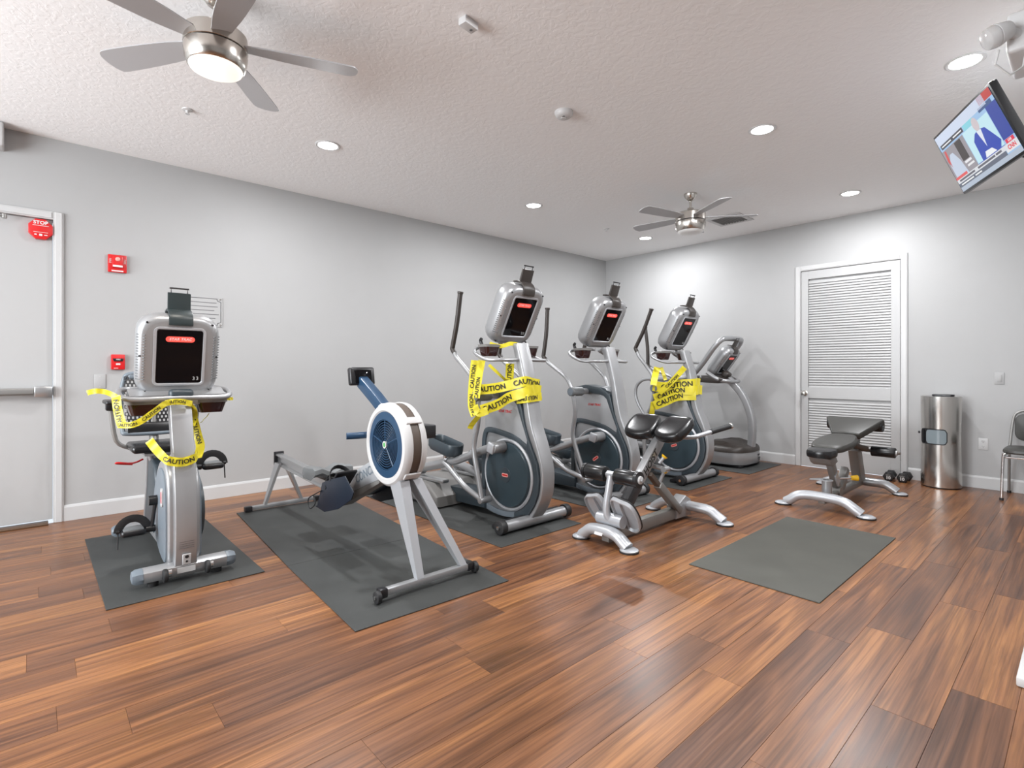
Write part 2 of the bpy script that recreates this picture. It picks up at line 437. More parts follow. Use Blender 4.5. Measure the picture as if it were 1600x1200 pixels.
# louvred door
d2 = struct(MB().box(((DB0 + DB1) / 2, YB + .036, DBT / 2 + .004), (DB1 - DB0 - .012, .012, DBT - .012)).obj('door_2', 'door_white', smooth=False))
LX0, LX1 = -2.40, -1.54
fr = MB()
fw = [((DB0 + .006 + LX0) / 2, LX0 - DB0 - .006, .006, DBT - .006), ((LX1 + DB1 - .006) / 2, DB1 - .006 - LX1, .006, DBT - .006)]
for cx, ww, z0, z1 in fw: fr.box((cx, YB + .012, (z0 + z1) / 2), (ww, .036, z1 - z0), .002, 1)
for z0, z1 in ((.006, .232), (.857, .993), (2.342, DBT - .006)): fr.box(((LX0 + LX1) / 2, YB + .012, (z0 + z1) / 2), (LX1 - LX0, .036, z1 - z0), .002, 1)
fr.obj('door_frame', 'door_white', d2, smooth=False)
slat = MB().box((0, 0, 0), (LX1 - LX0 - .002, .008, .046), .003, 1, rot=(R(-27), 0, 0)).obj('louver_slat', 'door_white', d2)
zs = [.2515 + i * .0315 for i in range(19)] + [1.012 + i * .0315 for i in range(42)]
for i, z in enumerate(zs):
    o = slat if i == 0 else slat.copy()
    if i: COL.objects.link(o)
    o.parent = d2; o.location = ((LX0 + LX1) / 2, YB + .014, z)
for z in (.24, .95, 1.66, 2.28): MB().cyl((DB1 + .003, YB - .008, z - .045), (DB1 + .003, YB - .008, z + .045), .007, 10).obj('hinge', 'steel', d2)
MB().lathe([(.001, 0), (.033, 0), (.033, -.008), (.014, -.012), (.012, -.045), (.024, -.052), (.029, -.066), (.024, -.08), (.001, -.083)], (-2.437, YB - .006, .92), 'y', 24).obj('door_knob', 'nickel', d2)
def casing(name, a0, a1, top, wall):
    m = MB(); W = .062
    for (p, q, z0, z1) in ((a0 - W, a0, .0005, top + W), (a1, a1 + W, .0005, top + W), (a0, a1, top, top + W)):
        for t, ins in ((.016, 0), (.022, .018)):
            if wall == 'back': m.box(((p + q) / 2, YB - t / 2 - .0003, (z0 + z1) / 2), (q - p - ins, t, z1 - z0 - (0 if z0 < .01 else ins)), .003, 1)
            else: m.box((XL + t / 2 + .0003, (p + q) / 2, (z0 + z1) / 2), (t, q - p - ins, z1 - z0 - (0 if z0 < .01 else ins)), .003, 1)
    return struct(m.obj(name, 'trim_white', smooth=False))
casing('trim_2', DB0, DB1, DBT, 'back')
casing('trim_1', DL0, DL1, DLT, 'left')
# exit door
d1 = struct(MB().box((XL - .04, (DL0 + DL1) / 2, DLT / 2 + .012), (.045, DL1 - DL0 - .01, DLT - .03), .002, 1).obj('door_1', 'door_white', smooth=False))
pb = MB().box((XL + .045, -.425, 1.045), (.035, .88, .055), .006).obj('push_bar', 'silver_dark', d1)
MB().box((XL + .068, -.425, 1.045), (.012, .85, .034), .004).obj('bar_cover', 'hood_grey', pb)
MB().box((XL + .035, .055, 1.045), (.075, .11, .085), .01).obj('latch_case', 'aluminium', d1)
MB().box((XL - .005, .104, 1.045), (.03, .018, .06), .002).obj('strike', 'black_plastic', d1)
cl = MB(); cl.tube([(XL + .03, -.50, 2.36), (XL + .10, -.30, 2.365), (XL + .06, -.16, 2.37)], .009); cl.cyl((XL + .06, -.165, 2.355), (XL + .06, -.165, 2.385), .016)
cl.obj('closer_arm', 'silver_dark', d1); MB().box((XL + .03, -.62, 2.33), (.06, .25, .06), .008).obj('closer_body', 'silver_dark', d1)
struct(MB().box((XL + .005, -.39, .006), (.13, .95, .012), .004).obj('trim_3', 'threshold'))
# ------------------------------------------------------------------ wall fittings
def on_left(name, y, z, label, cat, group=None): return thing(name, label, cat, (XL, y, z), 0, group)
def leftM(x, y, z): return basis((x, y, z), (0, 1, 0), (0, 0, 1))
t = on_left('exit_door_alarm', .040, 2.316, 'red octagonal stop alarm on the white exit door', 'alarm'); t.location = (XL - .0172, .040, 2.316)
MB().prism([(.072 * a, .078 * b) for a, b in ((-.42, 1), (.42, 1), (1, .42), (1, -.42), (.42, -1), (-.42, -1), (-1, -.42), (-1, .42))], 0, .045, 'x', .006).obj('housing', 'red', t)
text('lettering', 'STOP', .036, 'logo_white', t, leftM(.0455, 0, .048), bold=.0012)
for c_, d_ in (((.0455, 0, .026), (.001, .095, .0035)), ((.0455, 0, -.026), (.001, .085, .003)), ((.0455, -.03, -.046), (.001, .014, .01)), ((.0455, 0, -.046), (.001, .018, .016)), ((.0455, .03, -.046), (.001, .02, .005))):
    MB().box(c_, d_).obj('marking', 'logo_white', t, smooth=False)
t = on_left('fire_alarm_horn', .523, 2.11, 'red square fire alarm horn high on the grey wall', 'alarm')
MB().box((.012, 0, 0), (.024, .128, .148), .005).obj('backplate', 'red', t)
MB().box((.032, 0, .014), (.026, .074, .10), .008).obj('strobe_housing', 'red', t)
m = MB(); m.lathe([(.001, .062), (.016, .056), (.018, .044)], (0, 0, .034), 'x', 16); m.obj('strobe_lens', 'logo_pink', t)
m = MB(); m.box((.0455, 0, -.024), (.001, .066, .016)); m.box((.0245, 0, -.062), (.001, .08, .01)); m.obj('label_strip', 'logo_white', t, smooth=False)
for sy in (-1, 1): text('lettering', 'FIRE', .022, 'logo_white', t, basis((.0245, sy * .05, .02), (0, 0, -1), (0, 1, 0)))
t = on_left('fire_pull_station', .527, 1.28, 'small red fire alarm pull station beside a blank plate', 'alarm')
MB().box((.016, 0, 0), (.032, .094, .128), .006).obj('housing', 'red', t)
m = MB(); m.prism([(-.038, .03), (.038, .03), (.03, .006), (-.03, .006)], .032, .040, 'x', .002); m.obj('pull_handle', 'black_plastic', t)
text('lettering', 'FIRE', .017, 'logo_white', t, leftM(.0408, 0, .020)); m = MB(); m.box((.0325, 0, -.018), (.001, .03, .014)); m.box((.0325, -.015, -.052), (.001, .03, .004)); m.obj('label_strip', 'logo_white', t, smooth=False)
t = on_left('blank_wall_plate', .407, 1.117, 'blank white wall plate under the red pull station', 'wall plate')
MB().box((.004, 0, 0), (.008, .076, .118), .003).obj('cover', 'wall_paint', t)
m = MB()
for z in (-.042, .042): m.cyl((.008, 0, z), (.0095, 0, z), .003, 10)
m.obj('screw', 'plate', t)
t = on_left('wall_notice', 1.125, 1.755, 'clear framed notice with notched corners behind the bike console', 'notice')
MB().box((.004, 0, 0), (.006, .40, .275), .001, 1).obj('panel', 'notice', t)
m = MB(); hw, hh, nn = .185, .125, .03
P = [(-hw + nn, hh), (hw - nn, hh), (hw - nn, hh - nn * .6), (hw, hh - nn), (hw, -hh + nn), (hw - nn, -hh + nn * .6), (hw - nn, -hh), (-hw + nn, -hh), (-hw + nn, -hh + nn * .6), (-hw, -hh + nn), (-hw, hh - nn), (-hw + nn, hh - nn * .6)]
for a, b in zip(P, P[1:] + P[:1]): m.tube([(.0078, a[0], a[1]), (.0078, b[0], b[1])], .0030, 6)
m.obj('border', 'ink_grey', t)
for i in range(5):
    m = MB(); m.box((.0078, .02 * (i % 2), .085 - i * .036), (.0008, .30 - .02 * (i % 3), .006)); m.obj('text_line', 'ink_grey', t, smooth=False)
for sy in (-1, 1):
    for sz in (-1, 1): MB().cyl((.006, sy * .182, sz * .122), (.012, sy * .182, sz * .122), .008, 12).obj('screw', 'steel', t)
def outlet(name, x, z, label, kind):
    t = thing(name, label, 'wall plate', (x, YB, z))
    MB().box((0, -.003, 0), (.074, .006, .118), .0025).obj('cover', 'plate' if kind == 'outlet' else 'wall_paint', t)
    if kind == 'outlet':
        for dz in (-.026, .026):
            f = MB().prism(rrect(0, dz, .034, .030, .012), -.009, -.006, 'y').obj('socket', 'plate', t)
            m = MB()
            for dx in (-.007, .007): m.box((dx, -.0093, dz + .003), (.003, .001, .010))
            m.cyl((0, -.0097, dz - .009), (0, -.0090, dz - .009), .003, 8); m.obj('slots', 'black_plastic', f, smooth=False)
    else:
        MB().box((0, -.008, 0), (.034, .006, .068), .002).obj('rocker', 'wall_paint', t)
outlet('wall_outlet', -.757, .455, 'white duplex electrical outlet between steel dispenser and chair', 'outlet')
outlet('light_switch', -.636, 1.128, 'white rocker switch plate on the back wall above the chair', 'switch')
# ------------------------------------------------------------------ ceiling fittings
def downlight(x, y, label, lamp='downlight_lamp'):
    t = thing('recessed_downlight', label, 'light', (x, y, H), 0, 'recessed ceiling downlights')
    MB().lathe([(.098, -.0005), (.098, -.004), (.090, -.009), (.078, -.006), (.074, -.0005)], (0, 0, 0), 'z', 36).obj('trim_ring', 'white_plastic', t)
    MB().cyl((0, 0, -.0052), (0, 0, -.0008), .0735, 32).obj('lens', 'lamp_lens', t)
    l = bpy.data.lights.new(lamp, 'AREA'); l.shape = 'DISK'; l.size = .15; l.energy = LAMP_W; l.color = (.97, .98, 1.0)
    o = bpy.data.objects.new(lamp, l); COL.objects.link(o); o.parent = t; o.location = (0, 0, -.012)
downlight(-4.206, 1.78, 'lit round recessed downlight near the ceiling fan above the rowing machine')
downlight(-4.206, 4.14, 'lit round recessed downlight above the middle of the long left wall')
downlight(-4.206, 6.33, 'lit round recessed downlight in the room corner beside the unlit fan')
downlight(-1.70, 4.12, 'lit round recessed downlight in the middle of the ceiling above the grey mat')
downlight(-1.70, 6.29, 'lit round recessed downlight in front of the louvered door')
downlight(-.513, 4.10, 'lit round recessed downlight next to the tilted television')
downlight(-1.70, 1.85, 'lit round recessed downlight over the open floor beside the photographer', 'downlight_lamp_offscreen')

def fan(x, y, lit, phase, label, k=1.0):
    t = thing('ceiling_fan', label, 'ceiling fan', (x, y, H), 0, 'brushed nickel ceiling fans')
    MB().lathe([(.001, 0), (.066, 0), (.066, -.018), (.060, -.030), (.055, -.045), (.040, -.066), (.022, -.078), (.001, -.078)], seg=36).obj('canopy', 'nickel', t)
    MB().cyl((0, 0, -.165), (0, 0, -.07), .0125, 16).obj('downrod', 'nickel', t)
    MB().lathe([(.001, -.150), (.030, -.150), (.036, -.172), (.075, -.190), (.140, -.205), (.151, -.215), (.153, -.290), (.149, -.293), (.001, -.293)], seg=48).obj('motor_housing', 'nickel', t)
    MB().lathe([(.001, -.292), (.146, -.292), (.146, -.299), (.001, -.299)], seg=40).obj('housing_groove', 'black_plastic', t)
    MB().lathe([(.001, -.299), (.151, -.299), (.153, -.315), (.148, -.355), (.136, -.392), (.131, -.396), (.001, -.396)], seg=48).obj('light_ring', 'nickel', t)
    MB().lathe([(.001, -.396), (.129, -.396), (.124, -.405), (.095, -.420), (.05, -.429), (.001, -.432)], seg=40).obj('lamp_lens', 'fan_lens_lit' if lit else 'fan_lens', t)
    for o in t.children:
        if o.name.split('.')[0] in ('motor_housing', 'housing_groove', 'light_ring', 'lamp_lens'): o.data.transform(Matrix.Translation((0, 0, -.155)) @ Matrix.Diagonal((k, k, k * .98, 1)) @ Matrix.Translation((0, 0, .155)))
    for i in range(5):
        a = R(phase + 72 * i); M = Matrix.Rotation(a, 4, 'Z') @ Matrix.Rotation(R(11), 4, 'X')
        MB().prism(smooth2([(.10, -.035), (.16, -.05), (.30, -.066), (.60, -.073), (.650, -.055), (.662, 0), (.645, .058), (.58, .074), (.30, .062), (.16, .045), (.10, .035)], 3, True), -.252, -.246, 'z', M=Matrix.Rotation(a, 4, 'Z') @ Matrix.Translation((0, 0, -.249)) @ Matrix.Rotation(R(10), 4, 'X') @ Matrix.Translation((0, 0, .249))).obj('blade', 'blade', t)
    if lit:
        l = bpy.data.lights.new('fan_lamp', 'AREA'); l.shape = 'DISK'; l.size = .22; l.energy = 16; l.color = (1, .93, .84)
        o = bpy.data.objects.new('fan_lamp', l); COL.objects.link(o); o.parent = t; o.location = (0, 0, -.440)
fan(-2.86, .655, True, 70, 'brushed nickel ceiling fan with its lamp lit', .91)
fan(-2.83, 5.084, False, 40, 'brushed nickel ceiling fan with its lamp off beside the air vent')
t = thing('air_vent', 'square ceiling air vent grille beside the unlit fan', 'vent', (-2.99, 6.30, H))
m = MB()
for (cx, cy, sx, sy) in ((0, .185, .42, .05), (0, -.185, .42, .05), (.185, 0, .05, .32), (-.185, 0, .05, .32)): m.box((cx, cy, -.006), (sx, sy, .011), .002, 1)
m.obj('frame', 'plate', t, smooth=False); MB().box((0, 0, -.0015), (.32, .32, .002)).obj('duct_opening', 'grille_dark', t, smooth=False)
for i in range(9): MB().box((-.14 + i * .035, 0, -.007), (.004, .32, .016), rot=(0, R(35), 0)).obj('slat', 'hood_grey', t, smooth=False)
t = thing('smoke_detector', 'round white smoke detector on the ceiling', 'smoke detector', (-2.532, 2.794, H))
MB().lathe([(.001, 0), (.066, 0), (.066, -.010), (.058, -.030), (.045, -.040), (.001, -.042)], seg=36).obj('housing', 'white_plastic', t)
MB().lathe([(.001, -.042), (.022, -.042), (.018, -.047), (.001, -.048)], seg=20).obj('sensor_cap', 'white_plastic', t); MB().box((.012, -.018, -.0425), (.018, .010, .003)).obj('vent_hole', 'black_plastic', t, smooth=False)
t = thing('ceiling_sensor', 'small white boxy sensor on the ceiling near the smoke detector', 'sensor', (-2.205, 1.69, H), R(8))
MB().box((0, 0, -.019), (.055, .095, .038), .005).obj('housing', 'white_plastic', t); MB().cyl((.0, .02, -.041), (0, .02, -.037), .008, 14).obj('sensor_eye', 'ink_grey', t)
def sprinkler(x, y, label):
    t = thing('sprinkler_head', label, 'sprinkler', (x, y, H))
    MB().lathe([(.001, 0), (.034, 0), (.032, -.006), (.012, -.010), (.010, -.026), (.001, -.026)], seg=24).obj('escutcheon', 'white_plastic', t)
    m = MB(); m.cyl((0, 0, -.034), (0, 0, -.030), .014, 16); m.tube([(-.009, 0, -.024), (0, 0, -.033), (.009, 0, -.024)], .002, 6); m.obj('deflector', 'chrome', t)
sprinkler(-4.288, .802, 'small white sprinkler head near the lit ceiling fan')
sprinkler(-4.259, 5.527, 'tiny sprinkler head near the corner downlight')

# ------------------------------------------------------------------ mats
MZ = 0.006
def floor_mat(pts, label, m='mat_rubber'):
    cx = sum(p[0] for p in pts) / 4; cy = sum(p[1] for p in pts) / 4
    o = MB().prism([(p[0] - cx, p[1] - cy) for p in pts], 0.0003, MZ, 'z', .0015, 1).obj('exercise_mat', m, smooth=False, loc=(cx, cy, 0))
    return tag(o, label, 'mat', 'rubber floor mats')
def rect(x0, x1, y0, y1): return [(x0, y0), (x1, y0), (x1, y1), (x0, y1)]
floor_mat(rect(-4.84, -3.35, .27, 1.03), 'black rubber mat under the recumbent bike')
floor_mat([(-3.345, 1.160), (-2.300, 1.105), (-2.262, 2.025), (-3.300, 2.095)], 'dark rubber mat under the front foot of the rowing machine')
floor_mat([(-4.860, 1.268), (-3.350, 1.161), (-3.305, 2.096), (-4.80, 2.20)], 'dark rubber mat under the seat rail of the rowing machine')
floor_mat(rect(-5.0, -2.715, 2.362, 3.20), 'black rubber mat under the taped elliptical next to the rower')
floor_mat(rect(-5.0, -2.72, 3.62, 4.46), 'black rubber mat under the elliptical without caution tape')
floor_mat(rect(-5.0, -2.72, 4.83, 5.80), 'black rubber mat under the taped elliptical next to the treadmill')
floor_mat(rect(-5.1, -2.67, 6.12, 7.05), 'black rubber mat under the treadmill')
floor_mat(rect(-1.697, -.957, 3.03, 4.597), 'bare grey rubber mat lying on the open wood floor', 'mat_rubber_grey')

# ------------------------------------------------------------------ shared console of the cardio machines
def console(parent, loc, tilt, k=1.0, digits=True, band='brown_black'):
    M = Matrix.Translation(V(loc)) @ Matrix.Rotation(R(tilt), 4, 'Y') @ Matrix.Scale(k, 4)
    W, Hh, D = .43, .50, .17
    rings = []
    for (x, sx, r) in ((-.165, .70, .05), (-.158, .82, .07), (-.140, .92, .09), (-.105, .985, .105), (-.065, 1.0, .11), (-.035, .985, .11), (-.014, .945, .105), (-.003, .885, .10), (0.0, .80, .09)):
        rings.append([M @ V((x, a, b)) for a, b in rrect(0, 0, W * sx - (1 - sx) * .02, Hh * sx + (1 - sx) * .06, r, 6)])
    body = MB().loft(rings).obj('console', 'silver', parent)
    def put(name, mb, m, sm=True):
        mb.bm.transform(M); return mb.obj(name, m, body, smooth=sm)
    pw, ph = .236, .322
    fr = MB(); outer = rrect(0, 0, pw + .035, ph + .035, .03); inner = rrect(0, 0, pw, ph, .014)
    fr.loft([[V((x_, a, b)) for a, b in ring] for x_, ring in ((-.004, outer), (.005, [(a * .99, b * .99) for a, b in outer]), (.005, [(a * 1.03, b * 1.03) for a, b in inner]), (-.002, inner))], caps=False)
    put('panel_frame', fr, 'silver_light')
    put('display_panel', MB().prism(inner, -.003, .0015, 'x'), 'black_gloss', False)
    put('logo_badge', MB().prism(rrect(0, .106, .150, .033, .0165), .0012, .0026, 'x'), 'red_glow', False)
    me = text_mesh('STAR TRAC', .021, shear=.25, bold=.0004, spacing=1.08); me.transform(M @ basis((.0031, 0, .106), (0, 1, 0), (0, 0, 1))); link('lettering', me, 'logo_white', body, smooth=False)
    if digits:
        me = text_mesh('33', .030, spacing=1.3); me.transform(M @ basis((.0022, .088, -.135), (0, 1, 0), (0, 0, 1))); link('digits', me, 'plate', body, smooth=False)
    v = MB()
    for sy in (-1, 1):
        for i in range(17): v.box((-.0125, sy * .1945, .125 - i * .0165), (.046, .007, .006), rot=(0, 0, sy * R(-52)))
    put('vent_slots', v, 'grey_plastic', False)['kind'] = 'stuff'
    h = MB()
    for sy in (-1, 1):
        for z in (.20, .0, -.215): h.cyl((-.02, sy * .165 if z else sy * .19, z), (.0 if z else -.006, sy * .168 if z else sy * .20, z), .006, 10)
    put('screw_holes', h, 'black_plastic')
    band_m = band
    b = MB(); band = smooth2([(-.15, .246), (-.10, .268), (-.05, .266), (-.012, .243), (.002, .208), (.004, .190)], 4)
    b.prism(strip(band, .012), -.062, .062, 'y', .003)
    put('mount_band', b, band_m)
    b = MB(); b.prism([(-.088, .262), (-.07, .262), (-.088, .372), (-.104, .372)], -.060, .060, 'y', .004); put('receiver_plate', b, band_m)
    b = MB(); b.tube([(-.095, -.042, .368), (-.100, -.042, .398), (-.100, .042, .398), (-.095, .042, .368)], .0035, 8); b.cyl((-.1, -.05, .398), (-.1, .05, .398), .005, 8); put('wire_hook', b, 'black_plastic')
    return body
def cup_tray(parent, c, w=.15, d=.13, h=.085):
    m = MB(); rings = []
    for z, s_ in ((0, .72), (.02, .80), (h, 1.0), (h, .90), (.03, .72)): rings.append([(c[0] + a * s_, c[1] + b * s_, c[2] + z) for a, b in rrect(0, 0, d, w, .035)])
    m.loft(rings); o = m.obj('cup_holder', 'amber_tray', parent)
    m = MB(); m.loft([[(c[0] + a, c[1] + b, c[2] + z) for a, b in rrect(0, 0, d * s_, w * s_, .037)] for z, s_ in ((h - .012, 1.02), (h + .006, 1.05), (h + .008, .93), (h - .004, .90))], caps=False)
    m.obj('rim', 'hood_grey', o)

# ------------------------------------------------------------------ elliptical trainers
def elliptical(x0, yc, crank, label, logo_rot=0):
    t = thing('elliptical_trainer', label, 'elliptical', (x0, yc, MZ + .001), 0, 'elliptical trainers in a row')
    m = MB(); m.cyl((0, -.325, .05), (0, .325, .05), .042, 20); m.obj('front_stabilizer', 'silver', t)
    for s in (-1, 1):
        wv = MB().cyl((0, s * .322, .053), (0, s * .375, .053), .053, 24, bev=.006).obj('wheel', 'rubber', t)
        MB().cyl((0, s * .374, .053), (0, s * .386, .053), .014, 12).obj('axle_bolt', 'chrome', wv)
    MB().prism([(-.035, .02), (-.17, .005), (-.17, .03), (-.05, .088), (-.02, .088)], -.30, .30, 'y', .006).obj('base_cover', 'black_plastic', t)
    sp_f = [(.015, .055), (.06, .11), (.10, .176), (.137, .262), (.152, .384), (.137, .502), (.08, .657), (.018, .812), (-.04, 1.105), (-.098, 1.304), (-.135, 1.42)]
    sp_b = [(-.20, 1.42), (-.163, 1.30), (-.10, 1.10), (-.05, .81), (.015, .65), (.095, .50), (.118, .384), (.105, .27), (.07, .19), (.03, .13), (-.03, .065)]
    MB().prism(smooth2(sp_f, 3) + smooth2(sp_b, 3), -.066, .066, 'y', .012, 3).obj('spine_post', 'silver', t)
    body = [(-.52, .97), (-.44, 1.0), (-.2, .99), (-.10, .93), (-.045, .81), (.02, .65), (.09, .50), (.11, .384), (.095, .27), (.06, .19), (-.01, .10), (-.10, .055), (-.226, .042), (-.384, .042), (-.50, .075), (-.545, .16), (-.545, .9)]
    sh = MB().prism(body, -.060, .060, 'y', .01).obj('side_shroud', 'silver', t)
    dk = [(-.50, 1.04), (-.38, 1.062), (-.2, 1.035), (-.13, 1.0), (-.092, .97), (-.05, .81), (.015, .65), (.095, .50), (.118, .384), (.105, .27), (.07, .18), (.01, .10), (-.06, .058), (-.16, .045), (-.16, .08)]
    arc = disc_poly(-.23, .37, .290, 14, -72, 46)
    dk2 = [(-.012, .665), (-.075, .806), (-.128, .93), (-.165, .962), (-.22, .975), (-.40, .990), (-.49, .98)]
    MB().prism(dk + arc + dk2, -.078, .078, 'y', .006).obj('dark_frame', 'slate', t)
    arch = smooth2([(-.545, .20), (-.545, .55), (-.530, .66), (-.485, .708), (-.314, .695), (-.16, .665), (-.02, .60)], 4)
    MB().prism(strip(arch, .044), -.076, .076, 'y', .005).obj('arch_trim', 'slate', t)
    bot = smooth2([(-.555, .20), (-.53, .085), (-.40, .05), (-.25, .05), (-.10, .075)], 4)
    MB().prism(strip(bot, .045), -.076, .076, 'y', .005).obj('lower_trim', 'slate_light', t)
    for s in (-1, 1):
        text('logo_lettering', 'STAR TRAC', .030, 'red', sh, basis((-.285, s * .0612, .872), (-s, 0, 0), (0, 0, 1)), shear=.25, bold=.0006)
        MB().lathe([(.262, s * .055), (.290, s * .055), (.288, s * .082), (.276, s * .090), (.262, s * .082)], (-.23, 0, .37), 'y', 56).obj('crank_ring', 'silver_light', t)
        dd = MB().lathe([(.001, s * .05), (.258, s * .05), (.258, s * .085), (.250, s * .098), (.08, s * .104), (.001, s * .105)], (-.23, 0, .37), 'y', 56).obj('crank_disc', 'slate_disc', t)
        MB().lathe([(.001, s * .10), (.062, s * .10), (.058, s * .108), (.001, s * .109)], (-.23, 0, .37), 'y', 28).obj('hub_badge', 'slate', dd)
        Mr = basis((-.23, s * .1092, .37), (1 if s < 0 else -1, 0, 0), (0, 0, 1)) @ Matrix.Rotation(R(logo_rot), 4, 'Z')
        b = MB(); b.prism(rrect(0, 0, .075, .028, .013), 0, .0012, 'z', M=Mr); b.obj('logo_badge', 'logo_pink', dd, smooth=False)
        b = MB(); b.prism(rrect(0, 0, .062, .012, .006), .0012, .002, 'z', M=Mr); b.obj('logo_line', 'red', dd, smooth=False)
    # linkages
    hub = V((-.365, 0, 1.0))
    for s in (-1, 1):
        ca = R(crank + (0 if s < 0 else 180))
        pin = V((-.23 + .225 * math.cos(ca), 0, .37 + .225 * math.sin(ca)))
        rz = .29; L = 1.09
        roll = V((pin.x - math.sqrt(L * L - (pin.z - rz) ** 2), 0, rz))
        q = pin.lerp(roll, .57)
        # swing of the arm so that the link keeps its length
        best = min((abs((V((hub.x + .82 * math.sin(a), 0, hub.z - .82 * math.cos(a))) - q).length - .60), a) for a in [R(x * .5) for x in range(-60, 61)] if hub.x + .82 * math.sin(a) > q.x)[1]
        sw = best - R(2.5)
        ya = s * .275
        def rel(p):
            x, z = p; return V((hub.x + x * math.cos(sw) - z * math.sin(sw), ya, hub.z + x * math.sin(sw) + z * math.cos(sw)))
        arm = MB().tube([rel(p) for p in smooth2([(-.305, .365), (-.275, .320), (-.17, .235), (-.06, .135), (-.0, 0)], 5)], .0185, 12).obj('swing_arm', 'silver', t)
        MB().tube([rel(p) for p in smooth2([(-.205, .845), (-.26, .61), (-.325, .42), (-.328, .39), (-.30, .357)], 4)], .0205, 12).obj('grip', 'brown_black', arm)
        MB().cyl(rel((-.2055, .842)), rel((-.2015, .862)), .025, 14, bev=.004).obj('grip_cap', 'brown_black', arm)
        MB().tube([rel(p) for p in smooth2([(0, 0), (-.005, -.19), (-.06, -.37), (-.06, -.47), (-.01, -.68), (.02, -.82)], 5)], .0215, 12).obj('lower_arm', 'silver', t)
        hb = MB().cyl((hub.x, s * .155, hub.z), (hub.x, s * .312, hub.z), .043, 24, bev=.005).obj('pivot_hub', 'grey_plastic', t)
        MB().cyl((hub.x, s * .310, hub.z), (hub.x, s * .316, hub.z), .033, 20).obj('hub_cap', 'slate_light', hb)
        MB().cyl((hub.x, s * .05, hub.z), (hub.x, s * .16, hub.z), .028, 16).obj('pivot_shaft', 'silver', t)
        J = rel((.02, -.82))
        m = MB(); m.cyl((J.x, s * .19, J.z), (J.x, s * .300, J.z), .026, 16, bev=.004); m.obj('link_joint', 'silver', t)
        m = MB(); yq = s * .245
        m.tube([(q.x - .02, yq, q.z - .02), (q.x + .06, yq, q.z - .055), ((q.x + J.x) / 2, yq, (q.z + J.z) / 2 - .055), (J.x - .08, s * .265, J.z + .02), (J.x, s * .27, J.z)], .0235, 10, smooth=5); m.obj('link_bar', 'silver', t)
        yp = s * .20
        m = MB(); m.tube([(pin.x, yp, pin.z), (pin.x - .08, yp, pin.z - .015), (q.x + .12, yp, q.z + .015), (q.x, yp, q.z - .015)], .033, 12, smooth=4); m.tube([(q.x, yp, q.z - .015), (roll.x, yp, roll.z)], .040, 12); m.obj('pedal_arm', 'silver', t)
        cr = MB(); cr.cyl((pin.x, s * .10, pin.z), (pin.x, s * .225, pin.z), .046, 22, bev=.005); cr.obj('crank_pin', 'silver', t)
        MB().box((pin.x - .005, s * .230, pin.z), (.075, .022, .085), .02, 3, rot=(0, R(15), 0)).obj('pin_cover', 'silver_light', t)
        MB().cyl((roll.x, yp - .03, roll.z), (roll.x, yp + .03, roll.z), .055, 20, bev=.006).obj('roller', 'grey_plastic', t)
        # foot plate
        pc = V((q.x - .06, s * .205, q.z + .085)); tl = math.atan2(pin.z - roll.z, pin.x - roll.x) * .6
        Mp = Matrix.Translation(pc + V((0, 0, .015))) @ Matrix.Rotation(R(13) - tl * .4, 4, 'Y')
        out = rrect(0, 0, .40, .165, .07); pd = MB()
        pd.loft([[Mp @ V((a * f, b * f, z)) for a, b in out] for z, f in ((-.036, .84), (-.01, .97), (.066, 1.0), (.074, .97), (.066, .90), (.012, .84))])
        p = pd.obj('pedal', 'slate', t)
        m = MB()
        for i in range(6): m.box((-.13 + i * .05, 0, .014), (.018, .11, .006), .002, 1)
        m.bm.transform(Mp); m.obj('tread', 'rubber', p)
        m = MB(); m.cyl((pc.x, pc.y, q.z - .0), (pc.x, pc.y, pc.z - .02), .02, 10); m.obj('pedal_bracket', 'chrome', t)
        m = MB(); m.box((-1.22, s * .20, .215), (.62, .07, .035), .01, rot=(0, R(-2), 0)); m.obj('track_rail', 'aluminium', t)
    m = MB(); m.prism([(-.50, .05), (-.50, .14), (-.80, .17), (-1.0, .16), (-1.0, .03)], -.10, .10, 'y', .015); m.obj('centre_beam', 'slate', t)
    m = MB(); m.prism([(-.90, .012), (-.90, .10), (-1.05, .195), (-1.35, .20), (-1.62, .17), (-1.75, .09), (-1.75, .012)], -.31, .31, 'y', .03, 3); m.obj('rear_housing', 'hood_grey', t)
    for s in (-1, 1): MB().cyl((-1.62, s * .25, 0), (-1.62, s * .25, .02), .03, 14).obj('rubber_foot', 'rubber', t)
    # fixed handlebar with trays
    m = MB()
    for s in (-1, 1): m.tube([(-.13, s * .05, 1.29), (-.12, s * .14, 1.285), (-.14, s * .25, 1.285), (-.24, s * .30, 1.29), (-.38, s * .29, 1.34), (-.43, s * .24, 1.38), (-.40, s * .16, 1.40), (-.24, s * .10, 1.40)], .0145, 10, smooth=5)
    m.obj('handlebar', 'silver', t)
    for s in (-1, 1): cup_tray(t, (-.30, s * .215, 1.315))
    m = MB()
    for s in (-1, 1): m.tube([(-.38, s * .215, 1.39), (-.40, s * .22, 1.44), (-.385, s * .225, 1.455)], .014, 10, smooth=3)
    m.obj('sensor_grips', 'black_plastic', t)
    console(t, (-.172, 0, 1.625), 29)
    return t
elliptical(-2.915, 2.885, 97, 'elliptical trainer wrapped in caution tape next to the rowing machine')
elliptical(-2.93, 4.04, 72, 'elliptical trainer without caution tape between two taped ellipticals', 35)
elliptical(-2.885, 5.35, 158, 'elliptical trainer wrapped in caution tape next to the treadmill', 20)

